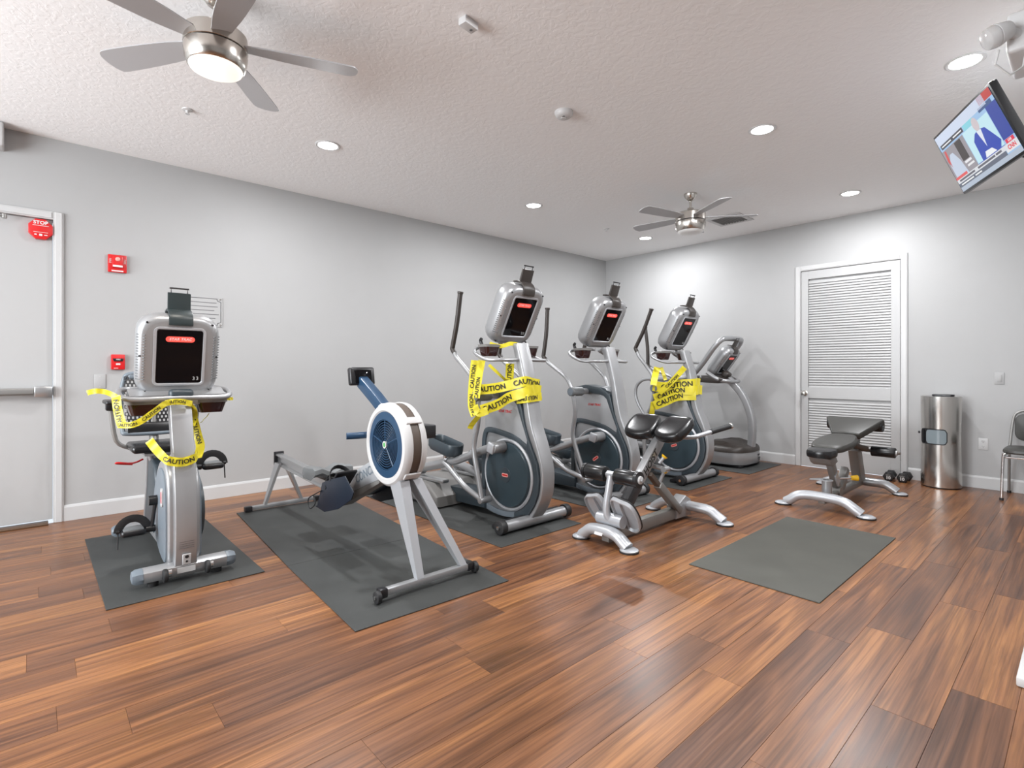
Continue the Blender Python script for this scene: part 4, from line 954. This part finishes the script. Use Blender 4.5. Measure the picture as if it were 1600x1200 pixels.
# ------------------------------------------------------------------ adjustable bench
def utility_bench():
    t = thing('utility_bench', 'adjustable bench with small seat, oval pad and wedge pad by louvered door', 'exercise bench', (-1.58, 5.06, .001))
    m = MB(); m.tube([(-.285, -.03, .028), (-.25, -.03, .050), (-.19, -.02, .095), (-.10, -.01, .112), (.08, -.01, .112), (.18, -.02, .098), (.25, -.03, .060), (.30, -.03, .026)], .041, 16, smooth=4); m.obj('front_crossbar', 'silver_light', t)
    foot_pad(t, -.31, -.03, .066); foot_pad(t, .335, -.03, .066)
    m = MB(); m.tube([(-.33, 1.14, .028), (-.28, 1.14, .055), (-.20, 1.14, .085), (-.05, 1.12, .092), (.10, 1.12, .092), (.20, 1.14, .085), (.26, 1.14, .055), (.30, 1.14, .028)], .042, 16, smooth=4); m.obj('rear_crossbar', 'silver', t)
    foot_pad(t, -.35, 1.14, .06); foot_pad(t, .325, 1.14, .06)
    MB().box((0, .55, .085), (.06, 1.14, .06), .01).obj('base_beam', 'silver_dark', t)
    MB().prism([(1.0, .10), (1.14, .10), (1.0, .42), (.90, .47), (.86, .42)], -.045, .045, 'x', .015).obj('rear_post', 'silver_dark', t)
    m = MB(); m.prism([(.40, .10), (.52, .10), (.66, .26), (.60, .30)], -.032, .032, 'x', .008); m.cyl((-.045, .36, .11), (.045, .36, .11), .045, 18); m.obj('pivot_elbow', 'silver_dark', t)
    m = MB(); m.prism([(.36, .10), (.44, .12), (.22, .44), (.14, .42)], -.028, .028, 'x', .006); m.obj('seat_strut', 'silver_dark', t)
    m = MB(); m.box((.03, .30, .23), (.012, .07, .12), .002, 1, rot=(R(35), 0, 0)); m.obj('index_plate', 'silver_light', t)
    k = MB().cyl((.02, .40, .22), (.10, .47, .225), .010, 12).obj('pull_pin', 'chrome', t)
    MB().cyl((.095, .465, .225), (.135, .50, .2275), .020, 16, r2=.028).obj('yellow_knob', 'yellow', k)
    m = MB(); m.cyl((0, .12, .10), (0, .12, .235), .040, 22); h = m.obj('wheel_hub', 'silver', t)
    m = MB(); m.prism(smooth2([(-.12, .06), (-.05, .085), (.02, .08), (.05, .12), (.02, .165), (-.05, .17), (-.10, .12)], 3, True), .235, .243, 'z'); m.obj('hub_plate', 'silver_light', h)
    m = MB(); m.cyl((-.005, .145, .242), (-.005, .145, .245), .012, 14); m.cyl((-.012, .105, .242), (-.012, .105, .245), .012, 14); m.obj('plate_hole', 'black_plastic', h)
    # pads
    def pad(name, outline, z, tilt, mt, M0, th=.06):
        m = MB(); m.loft([[V((x * f, y * f, zz)) for x, y in outline] for zz, f in ((-th * .5, .90), (-th * .38, .975), (0, 1.0), (th * .32, .985), (th * .5, .93), (th * .58, .7), (th * .6, .25))]); m.bm.transform(M0); return m.obj(name, mt, t)
    seat = smooth2([(-.105, -.02), (-.085, -.075), (0, -.10), (.085, -.075), (.105, -.02), (.112, .06), (.06, .085), (0, .075), (-.06, .085), (-.112, .06)], 4, True)
    pad('seat_pad', seat, 0, 0, 'vinyl', Matrix.Translation((0, -.03, .495)) @ Matrix.Rotation(R(4), 4, 'X'), .062)
    m = MB(); m.prism([(-.085, .455), (.10, .455), (.14, .41), (.02, .385), (-.04, .41)], -.085, .085, 'x', .012); m.obj('seat_pan', 'hood_grey', t)
    main = smooth2([(-.105, -.24), (0, -.255), (.105, -.24), (.15, -.10), (.155, .05), (.13, .20), (.09, .29), (0, .305), (-.09, .29), (-.13, .20), (-.155, .05), (-.15, -.10)], 4, True)
    pad('main_pad', main, 0, 0, 'vinyl_soft', Matrix.Translation((0, .32, .545)) @ Matrix.Rotation(R(7), 4, 'X'), .06)
    m = MB(); m.box((0, .35, .495), (.10, .52, .035), .008, rot=(R(7), 0, 0)); m.obj('pad_support', 'silver_dark', t)
    M = Matrix.Translation((0, .80, .655)) @ Matrix.Rotation(R(24), 4, 'X')
    wedge = [(-.115, -.17), (0, -.155), (.115, -.17), (.245, .135), (.23, .16), (0, .16), (-.23, .16), (-.245, .135)]
    m = MB(); m.prism(wedge, -.032, .032, 'z', .014, 3); m.bm.transform(M); p = m.obj('wedge_pad', 'vinyl_soft', t)
    m = MB(); m.cyl((-.235, .135, -.035), (.235, .135, -.035), .062, 22, bev=.01); m.bm.transform(M); m.obj('wedge_roll', 'vinyl', p)
    m = MB(); m.tube([(0, .90, .43), (.0, .99, .50), (0, .97, .60)], .03, 12, smooth=4); m.obj('wedge_bracket', 'silver_dark', t)
    m = MB(); m.tube([(0, .80, .49), (.02, .88, .47), (.10, .95, .44)], .028, 12, smooth=4); m.cyl((-.34, .97, .425), (.36, .97, .425), .013, 12); m.obj('roller_axle', 'brown_mesh', t)
    for s in (-1, 1):
        r_ = MB().cyl((s * .13, .97, .425), (s * .325, .97, .425), .049, 26, bev=.006).obj('leg_roller', 'vinyl', t)
        MB().cyl((s * .324, .97, .425), (s * .338, .97, .425), .024, 16).obj('roller_cap', 'plate', r_)
utility_bench()

# ------------------------------------------------------------------ dumbbells
def dumbbell(x, y, rz, label):
    t = thing('dumbbell', label, 'dumbbell', (x, y, .001), rz, 'pair of ten pound dumbbells')
    hx = [(.054 * math.cos(R(a)), .0470 + .054 * math.sin(R(a))) for a in range(0, 360, 60)]
    for y0 in (-.10, .04):
        m = MB(); m.prism(hx, y0, y0 + .06, 'y', .009, 2); m.obj('hex_head', 'rubber', t)
    MB().tube([(0, -.05, .0487), (0, 0, .0487), (0, .05, .0487)], .015, 14).obj('handle', 'chrome', t)
    text('lettering', '10', .045, 'logo_white', t, basis((0, -.1005, .036), (1, 0, 0), (0, 0, 1)), bold=.0022)
    m = MB(); m.box((0, -.1003, .066), (.045, .0008, .010)); m.box((0, -.1003, .083), (.022, .0008, .004)); m.obj('brand_mark', 'hood_grey', t, smooth=False)
dumbbell(-1.506, 6.985, R(3), 'black hex dumbbell closer to the louvered door hinge side, marked 10')
dumbbell(-1.376, 7.00, R(-3), 'black hex dumbbell closer to the steel dispenser, marked 10')

# ------------------------------------------------------------------ steel wipes dispenser
t = thing('wipes_dispenser', 'tall oval brushed steel wipes dispenser bin against the back wall', 'dispenser', (-1.065, 6.985, .001))
def oval(z, k=1.0, a=.168, b=.165): return [(a * k * math.cos(2 * math.pi * i / 64), b * k * math.sin(2 * math.pi * i / 64), z) for i in range(64)]
m = MB(); m.loft([oval(z, 1.0 + .02 * math.cos((z - .02) / .92 * 2 * math.pi) - .015) for z in [.012 + i * .0771 for i in range(13)]] + [oval(.938, .97), oval(.93, .93)]); m.obj('body', 'steel', t)
m = MB(); m.loft([oval(0, .97), oval(.014, .985)]); m.obj('base_ring', 'black_plastic', t)
m = MB(); m.loft([oval(.928, .92), oval(.934, .90)]); m.obj('top_plate', 'aluminium', t)
m = MB(); m.prism(rrect(.02, -.01, .18, .10, .03), .935, .958, 'z', .006); m.obj('dispenser_lid', 'black_plastic', t)
def curved_patch(z0, z1, a0, a1, r, n=14, rc=.03):
    out = []
    for u, v in rrect(0, 0, a1 - a0, (z1 - z0), rc, 5):
        ang = (a0 + a1) / 2 + u
        out.append((.168 * r * math.sin(ang), -.165 * r * math.cos(ang), (z0 + z1) / 2 + v))
    return out
def patch(name, z0, z1, a0, a1, r, mt, par, rc):
    m = MB(); cols = 16; rows = 2; A = []
    for i in range(cols + 1):
        u = i / cols; ang = a0 + (a1 - a0) * u; e = min(u, 1 - u) * (a1 - a0) * .168; ins = rc - math.sqrt(max(0, rc * rc - (rc - min(e, rc)) ** 2))
        A.append([(.168 * r * math.sin(ang), -.165 * r * math.cos(ang), z0 + ins), (.168 * r * math.sin(ang), -.165 * r * math.cos(ang), z1 - ins)])
    m.sheet([(a[0], b[0], b[1], a[1]) for a, b in zip(A, A[1:])]); return m.obj(name, mt, par)
fr_ = patch('hatch_frame', .445, .605, R(-62), R(26), 1.012, 'black_plastic', t, .035)
patch('hatch_glass', .455, .595, R(-36), R(23), 1.018, 'window_grey', fr_, .028)
patch('hatch_recess', .455, .595, R(-60), R(-38), 1.018, 'black_gloss', fr_, .02)
MB().cyl((-.165, -.05, .555), (-.182, -.055, .555), .012, 14).obj('lock_knob', 'black_plastic', t)

# ------------------------------------------------------------------ stacking chair
t = thing('stacking_chair', 'chrome framed stacking chair with dark seat beside the back wall', 'chair', (-.36, 6.87, .001))
for s in (-1, 1):
    m = MB(); m.tube([(s * .215, -.205, 0), (s * .205, -.20, .40), (s * .19, -.185, .425), (s * .19, .15, .425)], .0115, 10, smooth=3); l_ = m.obj('front_leg', 'chrome', t)
    MB().cyl((s * .215, -.205, 0), (s * .215, -.205, .022), .016, 12).obj('glide', 'rubber', l_)
    m = MB(); m.tube([(s * .20, .255, 0), (s * .195, .20, .25), (s * .19, .155, .43), (s * .185, .16, .50), (s * .17, .215, .70), (s * .15, .235, .78), (s * .09, .245, .815), (0, .247, .82)], .0115, 10, smooth=4); l_ = m.obj('rear_leg', 'silver_dark', t)
    MB().cyl((s * .20, .255, 0), (s * .20, .254, .022), .016, 12).obj('glide', 'rubber', l_)
m = MB(); m.tube([(-.20, -.185, .40), (.20, -.185, .40)], .009, 8); m.tube([(-.19, .15, .40), (.19, .15, .40)], .009, 8); m.obj('cross_brace', 'chrome', t)
m = MB(); sh_ = rrect(0, -.02, .43, .42, .10); m.loft([[(a * f, b * f, z) for a, b in sh_] for z, f in ((.436, .96), (.448, 1.0), (.468, .985), (.482, .90), (.486, .5))]); m.obj('seat', 'vinyl_soft', t)
m = MB(); m.prism(rrect(0, .655, .31, .26, .07), -.012, .022, 'y', .008, 2); m.bm.transform(Matrix.Translation((0, .21, .0)) @ Matrix.Rotation(0, 4, 'X')); m.obj('backrest', 'vinyl_soft', t)

# ------------------------------------------------------------------ television
right, up = V((.463, -.887, 0)).normalized(), V((-.35, -.18, .92)).normalized()
TVM = basis((-.475, 4.135, 2.555), right, up)
t = thing('television', 'wall mounted flat television tilted down, showing a news broadcast', 'television', (-.475, 4.135, 2.555))
TL = TVM.copy(); TL.translation = (0, 0, 0)
def tv(mb, name, m, par=None, sm=True): mb.bm.transform(TL); return mb.obj(name, m, par or t, smooth=sm)
case = tv(MB().box((0, 0, -.022), (.735, .425, .04), .006), 'case', 'black_plastic')
tv(MB().box((0, -.01, -.05), (.45, .28, .04), .012), 'rear_cover', 'black_plastic')
def em(name, col, k=.7):
    MATS[name] = mat(name, tuple(c * .2 for c in col), .35, emit=(col, k)); return name
W2, H2 = .350, .197
def quad(x0, y0, x1, y1, z, name, col, k=.7):
    m = MB(); m.sheet([[(x0, y0, z), (x1, y0, z), (x1, y1, z), (x0, y1, z)]]); return tv(m, name, em('tv_' + name + '%d' % len(MATS), col, k), case, False)
def shape(pts, z, name, col, k=.7):
    m = MB(); b = m.bm; b.faces.new([b.verts.new((x, y, z)) for x, y in pts]); return tv(m, name, em('tv_' + name + '%d' % len(MATS), col, k), case, False)
z = .0004
quad(-W2, -H2, W2, H2, z, 'screen', (.35, .55, .80))
z += .0003; quad(-W2, .135, W2 - .08, H2, z, 'screen_band', (.62, .70, .85)); quad(.21, .150, W2, H2, z, 'screen_corner', (.55, .05, .04)); quad(-.02, .10, .10, .135, z, 'screen_band', (.25, .65, .75)); quad(-.33, .105, -.03, .135, z, 'screen_caption', (.06, .06, .08)); quad(.18, .12, .32, .145, z, 'screen_caption', (.05, .10, .25))
quad(-W2, -.115, -.06, .095, z, 'screen_photo', (.32, .30, .33)); quad(-.055, -.115, .24, .098, z, 'screen_photo', (.55, .80, .88)); quad(.245, -.09, W2, .12, z, 'screen_photo', (.03, .06, .35))
z += .0003
shape([(-.33, -.115), (-.33, -.01), (-.28, .05), (-.24, .05), (-.20, -.02), (-.18, -.115)], z, 'screen_figure', (.55, .62, .75)); shape([(-.335, .02), (-.32, .09), (-.30, .085), (-.315, -.03)], z, 'screen_stripe', (.65, .08, .08))
quad(-.18, -.04, -.10, .09, z, 'screen_photo', (.06, .05, .05)); quad(-.17, -.06, -.09, -.045, z, 'screen_stripe', (.8, .8, .82)); quad(-.16, -.085, -.08, -.072, z, 'screen_stripe', (.8, .8, .82))
shape([(.00, -.115), (.01, .01), (.05, .045), (.10, .055), (.16, .04), (.20, -.02), (.235, -.075), (.20, -.115)], z, 'screen_suit', (.03, .07, .45)); quad(-.055, -.125, .24, -.11, z, 'screen_desk', (.10, .18, .55))
z += .0003
shape([(.075, .05), (.10, -.06), (.125, .048)], z, 'screen_shirt', (.75, .80, .88)); shape([(.10 + .032 * math.cos(R(a)), .088 + .042 * math.sin(R(a))) for a in range(0, 360, 24)], z, 'screen_face', (.62, .55, .58)); shape([(.04, -.11), (.06, -.075), (.13, -.08), (.16, -.11)], z, 'screen_paper', (.85, .88, .9))
quad(-W2, -.142, W2, -.115, z, 'screen_banner', (.72, .74, .78)); quad(-W2, -.168, .22, -.142, z, 'screen_ticker', (.13, .15, .20)); quad(-W2, -H2, W2, -.168, z, 'screen_ticker', (.45, .52, .62)); quad(-W2, -.116, -.20, -.098, z, 'screen_tag', (.75, .10, .10)); quad(.255, -.116, .335, -.092, z, 'screen_tag', (.75, .03, .08)); quad(.225, -.160, W2, -.117, z, 'screen_tag', (.80, .80, .82))
z += .0006
em('tv_red_text', (.75, .03, .05)); em('tv_white_text', (.9, .9, .9)); em('tv_dark_text', (.12, .12, .15))
def tvtext(s, size, m, x, y, **k):
    me = text_mesh(s, size, extrude=.0001, **k); me.transform(TL @ Matrix.Translation((x, y, z))); link('screen_lettering', me, m, case, smooth=False)
tvtext('CNN', .034, 'tv_red_text', .288, -.139, bold=.001); tvtext('LIVE', .018, 'tv_white_text', .295, -.104, bold=.0006)
m = MB()
for (x, y, w_) in ((-.22, -.128, .20), (.02, -.128, .20), (.16, -.128, .06)): m.sheet([[(x - w_ / 2, y - .006, z), (x + w_ / 2, y - .006, z), (x + w_ / 2, y + .006, z), (x - w_ / 2, y + .006, z)]])
tv(m, 'screen_text_line', 'tv_dark_text', case, False)
m = MB()
for (x, y, w_) in ((-.24, -.155, .16), (-.10, -.155, .08), (-.25, .12, .13), (-.10, .12, .11)): m.sheet([[(x - w_ / 2, y - .004, z), (x + w_ / 2, y - .004, z), (x + w_ / 2, y + .004, z), (x - w_ / 2, y + .004, z)]])
tv(m, 'screen_text_line', 'tv_white_text', case, False)
wm = TL @ V((0, -.02, -.07)); o_ = V((-.475, 4.135, 2.555)); wl = V((-.1005, 4.42, 2.42)) - o_
m = MB(); m.tube([wm, wm + V((.05, .08, -.03)), wl + V((-.05, 0, 0)), wl], .020, 10); m.obj('mount_arm', 'black_plastic', t)
MB().box(wl + V((-.010, 0, 0)), (.02, .10, .20), .004).obj('wall_plate', 'black_plastic', t)
m = MB(); m.tube([TL @ V((.20, -.1, -.05)), TL @ V((.24, -.22, -.08)), wl + V((-.03, -.16, -.10)), wl + V((-.006, -.10, -.02))], .004, 6, smooth=5); m.obj('cable', 'rubber', t)

# ------------------------------------------------------------------ emergency lights
t = thing('emergency_light', 'white emergency light with a clear lamp head beside the television', 'emergency light', (-.10, 2.95, 2.50))
MB().box((-.069, .10, .07), (.136, .30, .16), .014, 3).obj('housing', 'white_plastic', t)
c = V((-.158, -.10, .055)); d = V((-.72, -.42, -.35)).normalized()
MB().cyl((-.10, -.03, .055), c - d * .03, .020, 14).obj('knuckle', 'white_plastic', t)
MB().cyl(c - d * .045, c + d * .006, .032, 24, r2=.046, bev=.004).obj('lamp_head', 'white_plastic', t)
MB().cyl(c + d * .006, c + d * .040, .046, 24, r2=.040, bev=.006).obj('lamp_lens', 'clear', t)
m = MB(); m.tube([(-.155, -.085, .0), (-.165, -.09, -.055), (-.125, -.05, -.10), (-.09, .0, -.06), (-.085, .02, .0)], .004, 6); m.obj('wire', 'white_plastic', t)
for z_ in (.07, .095): MB().cyl((-.135, .03, z_), (-.1395, .03, z_), .005, 10).obj('indicator', 'black_plastic', t)
t = thing('exit_light', 'white box shaped light fitting high above the exit door', 'emergency light', (XL, -.335, 2.955))
MB().box((.08, 0, 0), (.158, .34, .175), .012, 3).obj('housing', 'white_plastic', t)
t = thing('power_strip', 'white plastic strip lying on the floor along the right wall', 'power strip', (-.160, 2.99, .001))
MB().box((0, 0, .018), (.082, .375, .036), .006).obj('housing', 'white_plastic', t); MB().box((.006, 0, .0362), (.05, .32, .002)).obj('top_panel', 'plate', t, smooth=False)

# ------------------------------------------------------------------ caution tape
def ribbon(parent, pts, wid, half, words=True, start=0.0, flip=False, n=8):
    """pts: centre line in the place; wid: one or more directions across the strip."""
    if not isinstance(wid, list) and (V(wid) + SCR).length < 1e-5: pts = pts[::-1]      # upright strips read upwards
    P = catmull(pts, n); N = len(P)
    ws = [V(w).normalized() for w in (wid if isinstance(wid, list) else [wid])]
    Wd = []
    for i in range(N):
        f = i / (N - 1) * (len(ws) - 1); a = int(min(f, len(ws) - 2)) if len(ws) > 1 else 0
        w = ws[a].lerp(ws[a + 1], f - a) if len(ws) > 1 else ws[0]
        tn = (P[min(i + 1, N - 1)] - P[max(i - 1, 0)]).normalized(); w = (w - tn * w.dot(tn)).normalized(); Wd.append(w)
    o0 = parent.location
    m = MB(); cross = [-1, -.35, .35, 1]
    for i in range(N - 1):
        for a, b in zip(cross, cross[1:]):
            def q(i_, c_):
                tn = (P[min(i_ + 1, N - 1)] - P[max(i_ - 1, 0)]).normalized(); nn = tn.cross(Wd[i_])
                return P[i_] - o0 + Wd[i_] * half * c_ + nn * (.0035 * math.sin(i_ * .9 + c_ * 2) if abs(c_) < .5 else 0)
            m.sheet([[q(i, a), q(i + 1, a), q(i + 1, b), q(i, b)]])
    s_ = m; bmesh.ops.remove_doubles(s_.bm, verts=s_.bm.verts[:], dist=.0002)
    so = s_.obj('tape_strip', 'tape_yellow', parent)
    if words:
        cum = [0]
        for a, b in zip(P, P[1:]): cum.append(cum[-1] + (b - a).length)
        Lw = half * 5.9; pos = start + Lw / 2; step = Lw * 1.35
        while pos + Lw / 2 <= cum[-1] + .002:
            me = text_mesh('CAUTION', half * 1.4, extrude=0, bold=half * .035)
            for v_ in me.vertices:
                u = pos + (-v_.co.x if flip else v_.co.x); k_ = 0
                u = min(max(u, 0), cum[-1] - 1e-4)
                while k_ < N - 2 and cum[k_ + 1] < u: k_ += 1
                f = (u - cum[k_]) / max(cum[k_ + 1] - cum[k_], 1e-6)
                p = P[k_].lerp(P[k_ + 1], f); w = Wd[k_].lerp(Wd[k_ + 1], f).normalized(); tn = (P[k_ + 1] - P[k_]).normalized()
                v_.co = p - o0 + w * (v_.co.y * (-1 if flip else 1)) + tn.cross(w) * .005
            link('lettering', me, 'ink', so, smooth=False)
            pos += step
    return so
UP = V((0, 0, 1))
def tape_el1():
    yc = 2.885
    t = thing('caution_tape', 'yellow caution tape wound round the elliptical next to the rowing machine', 'tape', (-3.1, yc, 1.0), 0, 'caution tape on the machines')
    A = lambda u, v, y: onY(u, v, y)
    def post(z, s, dx=0): return V((-2.915 - .042 - (z - 1.1) * .25 + .014 + dx, yc + s * .078, z))
    ribbon(t, [A(742, 563, 2.62), A(738, 600, 2.58), A(737, 632, 2.545), A(742, 650, 2.54)], -SCR, .030)
    ribbon(t, [A(753, 563, 2.62), A(748, 590, 2.58), A(744, 622, 2.53)], -SCR, .028)
    ribbon(t, [A(797, 568, 2.86), A(796, 590, 2.86), A(794, 606, 2.84)], -SCR, .034)
    ribbon(t, [A(764, 570, 2.66), A(778, 583, 2.72), A(792, 596, 2.82)], UP, .012, False)
    ribbon(t, [A(742, 609, 2.545), A(770, 607, 2.66), A(795, 602, 2.74), post(1.125, -1), post(1.11, 0, .004), post(1.10, 1)], UP, .040)
    ribbon(t, [A(752, 641, 2.545), A(778, 632, 2.64), A(796, 621, 2.73), post(1.045, -1, .006), post(1.06, 0, .010), post(1.05, 1, .006)], UP, .040, start=.02)
    ribbon(t, [post(.99, -1) + V((-.12, -.01, -.01)), post(.995, -1), post(1.0, 0, .004), post(1.005, 1)], UP, .032, start=.03)
    ribbon(t, [A(742, 634, 2.47), A(748, 645, 2.48), A(762, 641, 2.52)], UP, .03, False)
    ribbon(t, [A(752, 645, 2.49), A(744, 655, 2.49), A(737, 664, 2.49), A(734, 670, 2.49)], SCR, .02, False)
    ribbon(t, [A(765, 537, 2.66), A(782, 541, 2.74), A(798, 537, 2.80), A(810, 539, 2.86)], UP, .016, False)
tape_el1()
def tape_el3():
    yc = 5.39
    t = thing('caution_tape', 'yellow caution tape wound round the elliptical next to the treadmill', 'tape', (-3.1, yc, 1.0), 0, 'caution tape on the machines')
    A = lambda u, v, y: onY(u, v, y)
    def post(z, s, dx=0): return V((-2.885 - .042 - (z - 1.1) * .25 + .014 + dx, 5.35 + s * .078, z))
    ribbon(t, [A(1027, 574, 5.14), A(1023, 590, 5.05), A(1021, 602, 5.0)], -SCR, .035, False)
    ribbon(t, [A(1033, 574, 5.16), A(1037, 585, 5.16), A(1040, 594, 5.16)], SCR, .02, False)
    ribbon(t, [A(1020, 603, 5.02), A(1040, 605, 5.12), A(1060, 601, 5.22), post(1.06, -1), post(1.065, 0, .004), post(1.06, 1)], UP, .055, start=.10)
    ribbon(t, [A(1022, 623, 5.02), A(1042, 616, 5.12), A(1060, 610, 5.22), post(.99, -1, .005), post(.995, 0, .009), post(.99, 1, .005)], UP, .050, start=.05)
    ribbon(t, [A(1022, 634, 5.02), A(1042, 626, 5.10), A(1060, 619, 5.22), post(.935, -1, .003)], UP, .050, start=.04)
    ribbon(t, [A(1030, 614, 5.01), A(1048, 598, 5.08), A(1060, 585, 5.16), A(1070, 574, 5.20)], UP + SCR * -.4, .030, start=.10)
    ribbon(t, [A(1021, 628, 5.02), A(1019, 642, 5.02), A(1017, 654, 5.02)], -SCR, .028, False)
tape_el3()
def tape_bike():
    t = thing('caution_tape', 'yellow caution tape draped round the recumbent bike handlebar and post', 'tape', (-3.6, .65, .9), 0, 'caution tape on the machines')
    A = lambda u, v, x: onX(u, v, x)
    ribbon(t, [A(136, 614, -3.72), A(150, 611, -3.70), A(166, 613, -3.69), A(182, 620, -3.66)], UP, .014, False)
    ribbon(t, [A(181, 618, -3.650), A(183, 635, -3.645), A(186, 650, -3.63), A(191, 666, -3.60)], -SCR, .026)
    ribbon(t, [A(184, 664, -3.61), A(205, 664, -3.56), A(222, 657, -3.55), A(240, 644, -3.55), A(256, 632, -3.57), A(266, 628, -3.59)], UP, .017)
    ribbon(t, [A(259, 630, -3.605), A(270, 628, -3.585), A(285, 628, -3.585), A(300, 631, -3.60)], UP, .017, start=.0)
    ribbon(t, [A(296, 630, -3.62), A(303, 640, -3.66), A(304, 652, -3.70), A(300, 666, -3.66)], SCR, .018, False)
    ribbon(t, [A(303, 655, -3.70), A(309, 680, -3.68), A(313, 698, -3.64), A(308, 716, -3.57)], SCR, .026)
    ribbon(t, [A(233, 688, -3.60), A(242, 700, -3.58), A(254, 713, -3.545), A(264, 720, -3.512), A(285, 722, -3.505), A(304, 716, -3.512), A(309, 710, -3.56)], [UP + SCR * .8, UP, UP], .026, start=.14)
    ribbon(t, [A(350, 622, -3.68), A(358, 623, -3.69), A(364, 623, -3.70)], UP, .010, False)
    ribbon(t, [A(327, 646, -3.72), A(320, 654, -3.72), A(313, 661, -3.72)], UP + SCR, .006, False)
tape_bike()
